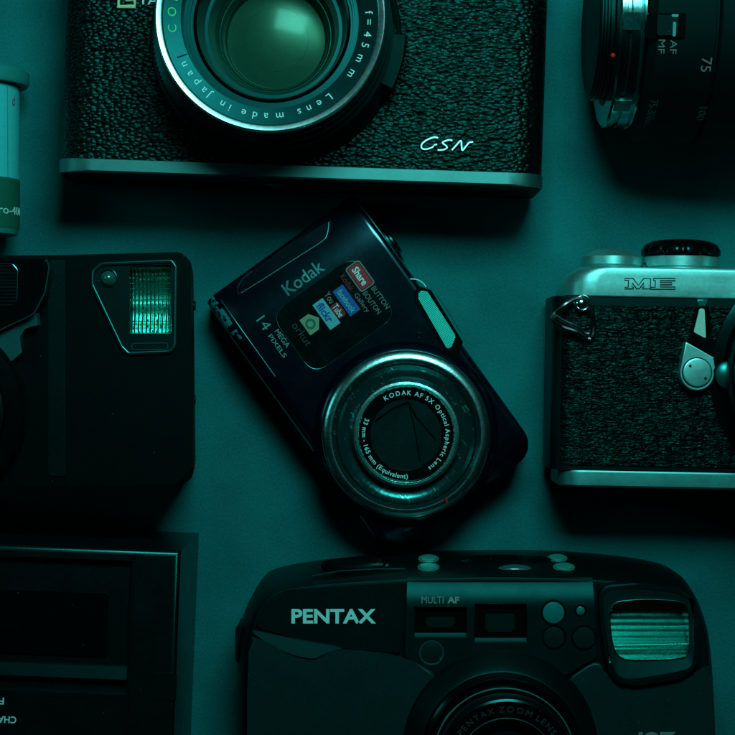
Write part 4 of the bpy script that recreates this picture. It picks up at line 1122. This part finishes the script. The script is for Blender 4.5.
    tilt_disc(505, 560, 3.2, 1.3, .25, 'display_window', M['gloss'])
    bm = bmesh.new()
    tube([T.p(312, 576, 4.3), T.p(340, 571, 4.2), T.p(375, 569, 4.1), T.p(405, 569, 4.1)], .02, 6, bm=bm)
    link_mesh('top_seam', bm, M['name_ring'], T, wn=False)
    qb = T.p(355, 566, 3.6)
    tilt_disc(355, 565, 3.6, .95, .35, 'shutter_button', M['gloss'])
    # seams
    for px0, py0, px1, py1 in ((405, 578, 402, 655), (596.5, 578, 598.5, 657)):
        pass
    # side slider
    q = T.p(241, 640, 2.6)
    link_mesh('side_knob', prism(rnd([(q.x - .12, q.y - .6), (q.x + .3, q.y - .6), (q.x + .3, q.y + .55), (q.x - .12, q.y + .55)], .15), 1.6, 3.4, .12), M['matte'], T)
    # lens
    c = T.p(500, 747, 5.0); C3 = (c.x, c.y, 0)
    link_mesh('lens_housing', lathe([(2.98, h - .2), (2.95, h + .3), (2.85, h + .45), (2.6, h + .75), (2.45, h + .9), (2.40, h + .92), (2.36, h + .85)], C3, seg=128), M['satin'], T)
    z0 = h
    lb = link_mesh('lens_barrel', lathe([(2.38, z0 + .8), (2.36, z0 + 1.15), (2.30, z0 + 1.2), (2.18, z0 + 1.2), (2.16, z0 + 1.1)], C3, seg=128), M['gloss'], T)
    for i, (r, zz) in enumerate(((2.30, 1.22), (2.12, 1.75), (1.98, 2.35))):
        link_mesh('barrel_ring', lathe([(r + .02, z0 + zz - .6), (r, z0 + zz - .04), (r - .05, z0 + zz), (r - .10, z0 + zz), (r - .13, z0 + zz - .05)], C3, seg=128), M['gloss'], T)
        link_mesh('ring_edge', lathe([(r - .02, z0 + zz - .015), (r - .035, z0 + zz + .012), (r - .055, z0 + zz)], C3, seg=128), M['dark_chrome'] if i < 1 else M['satin_chrome'], lb)
    fz = z0 + 2.8
    fc = link_mesh('lens_face', lathe([(2.0, fz - .4), (1.98, fz), (1.92, fz + .03), (1.9, fz), (1.42, fz - .12), (1.40, fz - .2), (1.0, fz - .3)], C3, seg=128), M['gloss'], T)
    bm = bmesh.new()
    arc_text(bm, 'PENTAX ZOOM LENS', C3, 1.68, fz - .045, 143, 37, .265, slope=.25)
    arc_text(bm, '38mm-105mm', C3, 1.68, fz - .045, -55, -125, .24, slope=.25)
    link_mesh('lettering', bm, M['paint_faint'], fc, wn=False)
    link_mesh('lens_glass', lathe(dome(1.0, fz - .3, .15), C3, seg=64), M['gloss'], fc)
    link_mesh('face_line', lathe([(1.42, fz - .11), (1.40, fz - .09), (1.38, fz - .12)], C3, seg=128), M['name_ring'], fc)
zoomcam()

# ------------------------------------------------------------------ camera, light, world
cam = bpy.data.cameras.new('camera'); co = bpy.data.objects.new('camera', cam); COL.objects.link(co)
co.location = (0, 0, H); co.rotation_euler = (0, 0, 0)
cam.sensor_width = 36; cam.lens = 36 * H / (735 / PX); cam.clip_end = 500; cam.clip_start = 1
S.camera = co

def area(name, loc, target, sx, sy, power, color):
    l = bpy.data.lights.new(name, 'AREA'); l.shape = 'RECTANGLE'; l.size = sx; l.size_y = sy
    l.energy = power; l.color = color
    o = bpy.data.objects.new(name, l); COL.objects.link(o)
    o.location = loc
    o.rotation_euler = (Vector(target) - Vector(loc)).to_track_quat('-Z', 'Y').to_euler()
    return o
area('softbox', (5, 24, 40), (0, 1, 0), 18, 12, 13600, (.28, 1, .95))
area('side_panel_light', (-36, 10, 22), (-6, 4, 0), 10, 10, 700, (.15, 1, .97))

w = bpy.data.worlds.new('World'); S.world = w; w.use_nodes = True
w.node_tree.nodes['Background'].inputs[0].default_value = (.01, .30, .30, 1)
w.node_tree.nodes['Background'].inputs[1].default_value = .004
S.view_settings.view_transform = 'Standard'; S.view_settings.look = 'None'
S.view_settings.exposure = 0; S.view_settings.gamma = 1
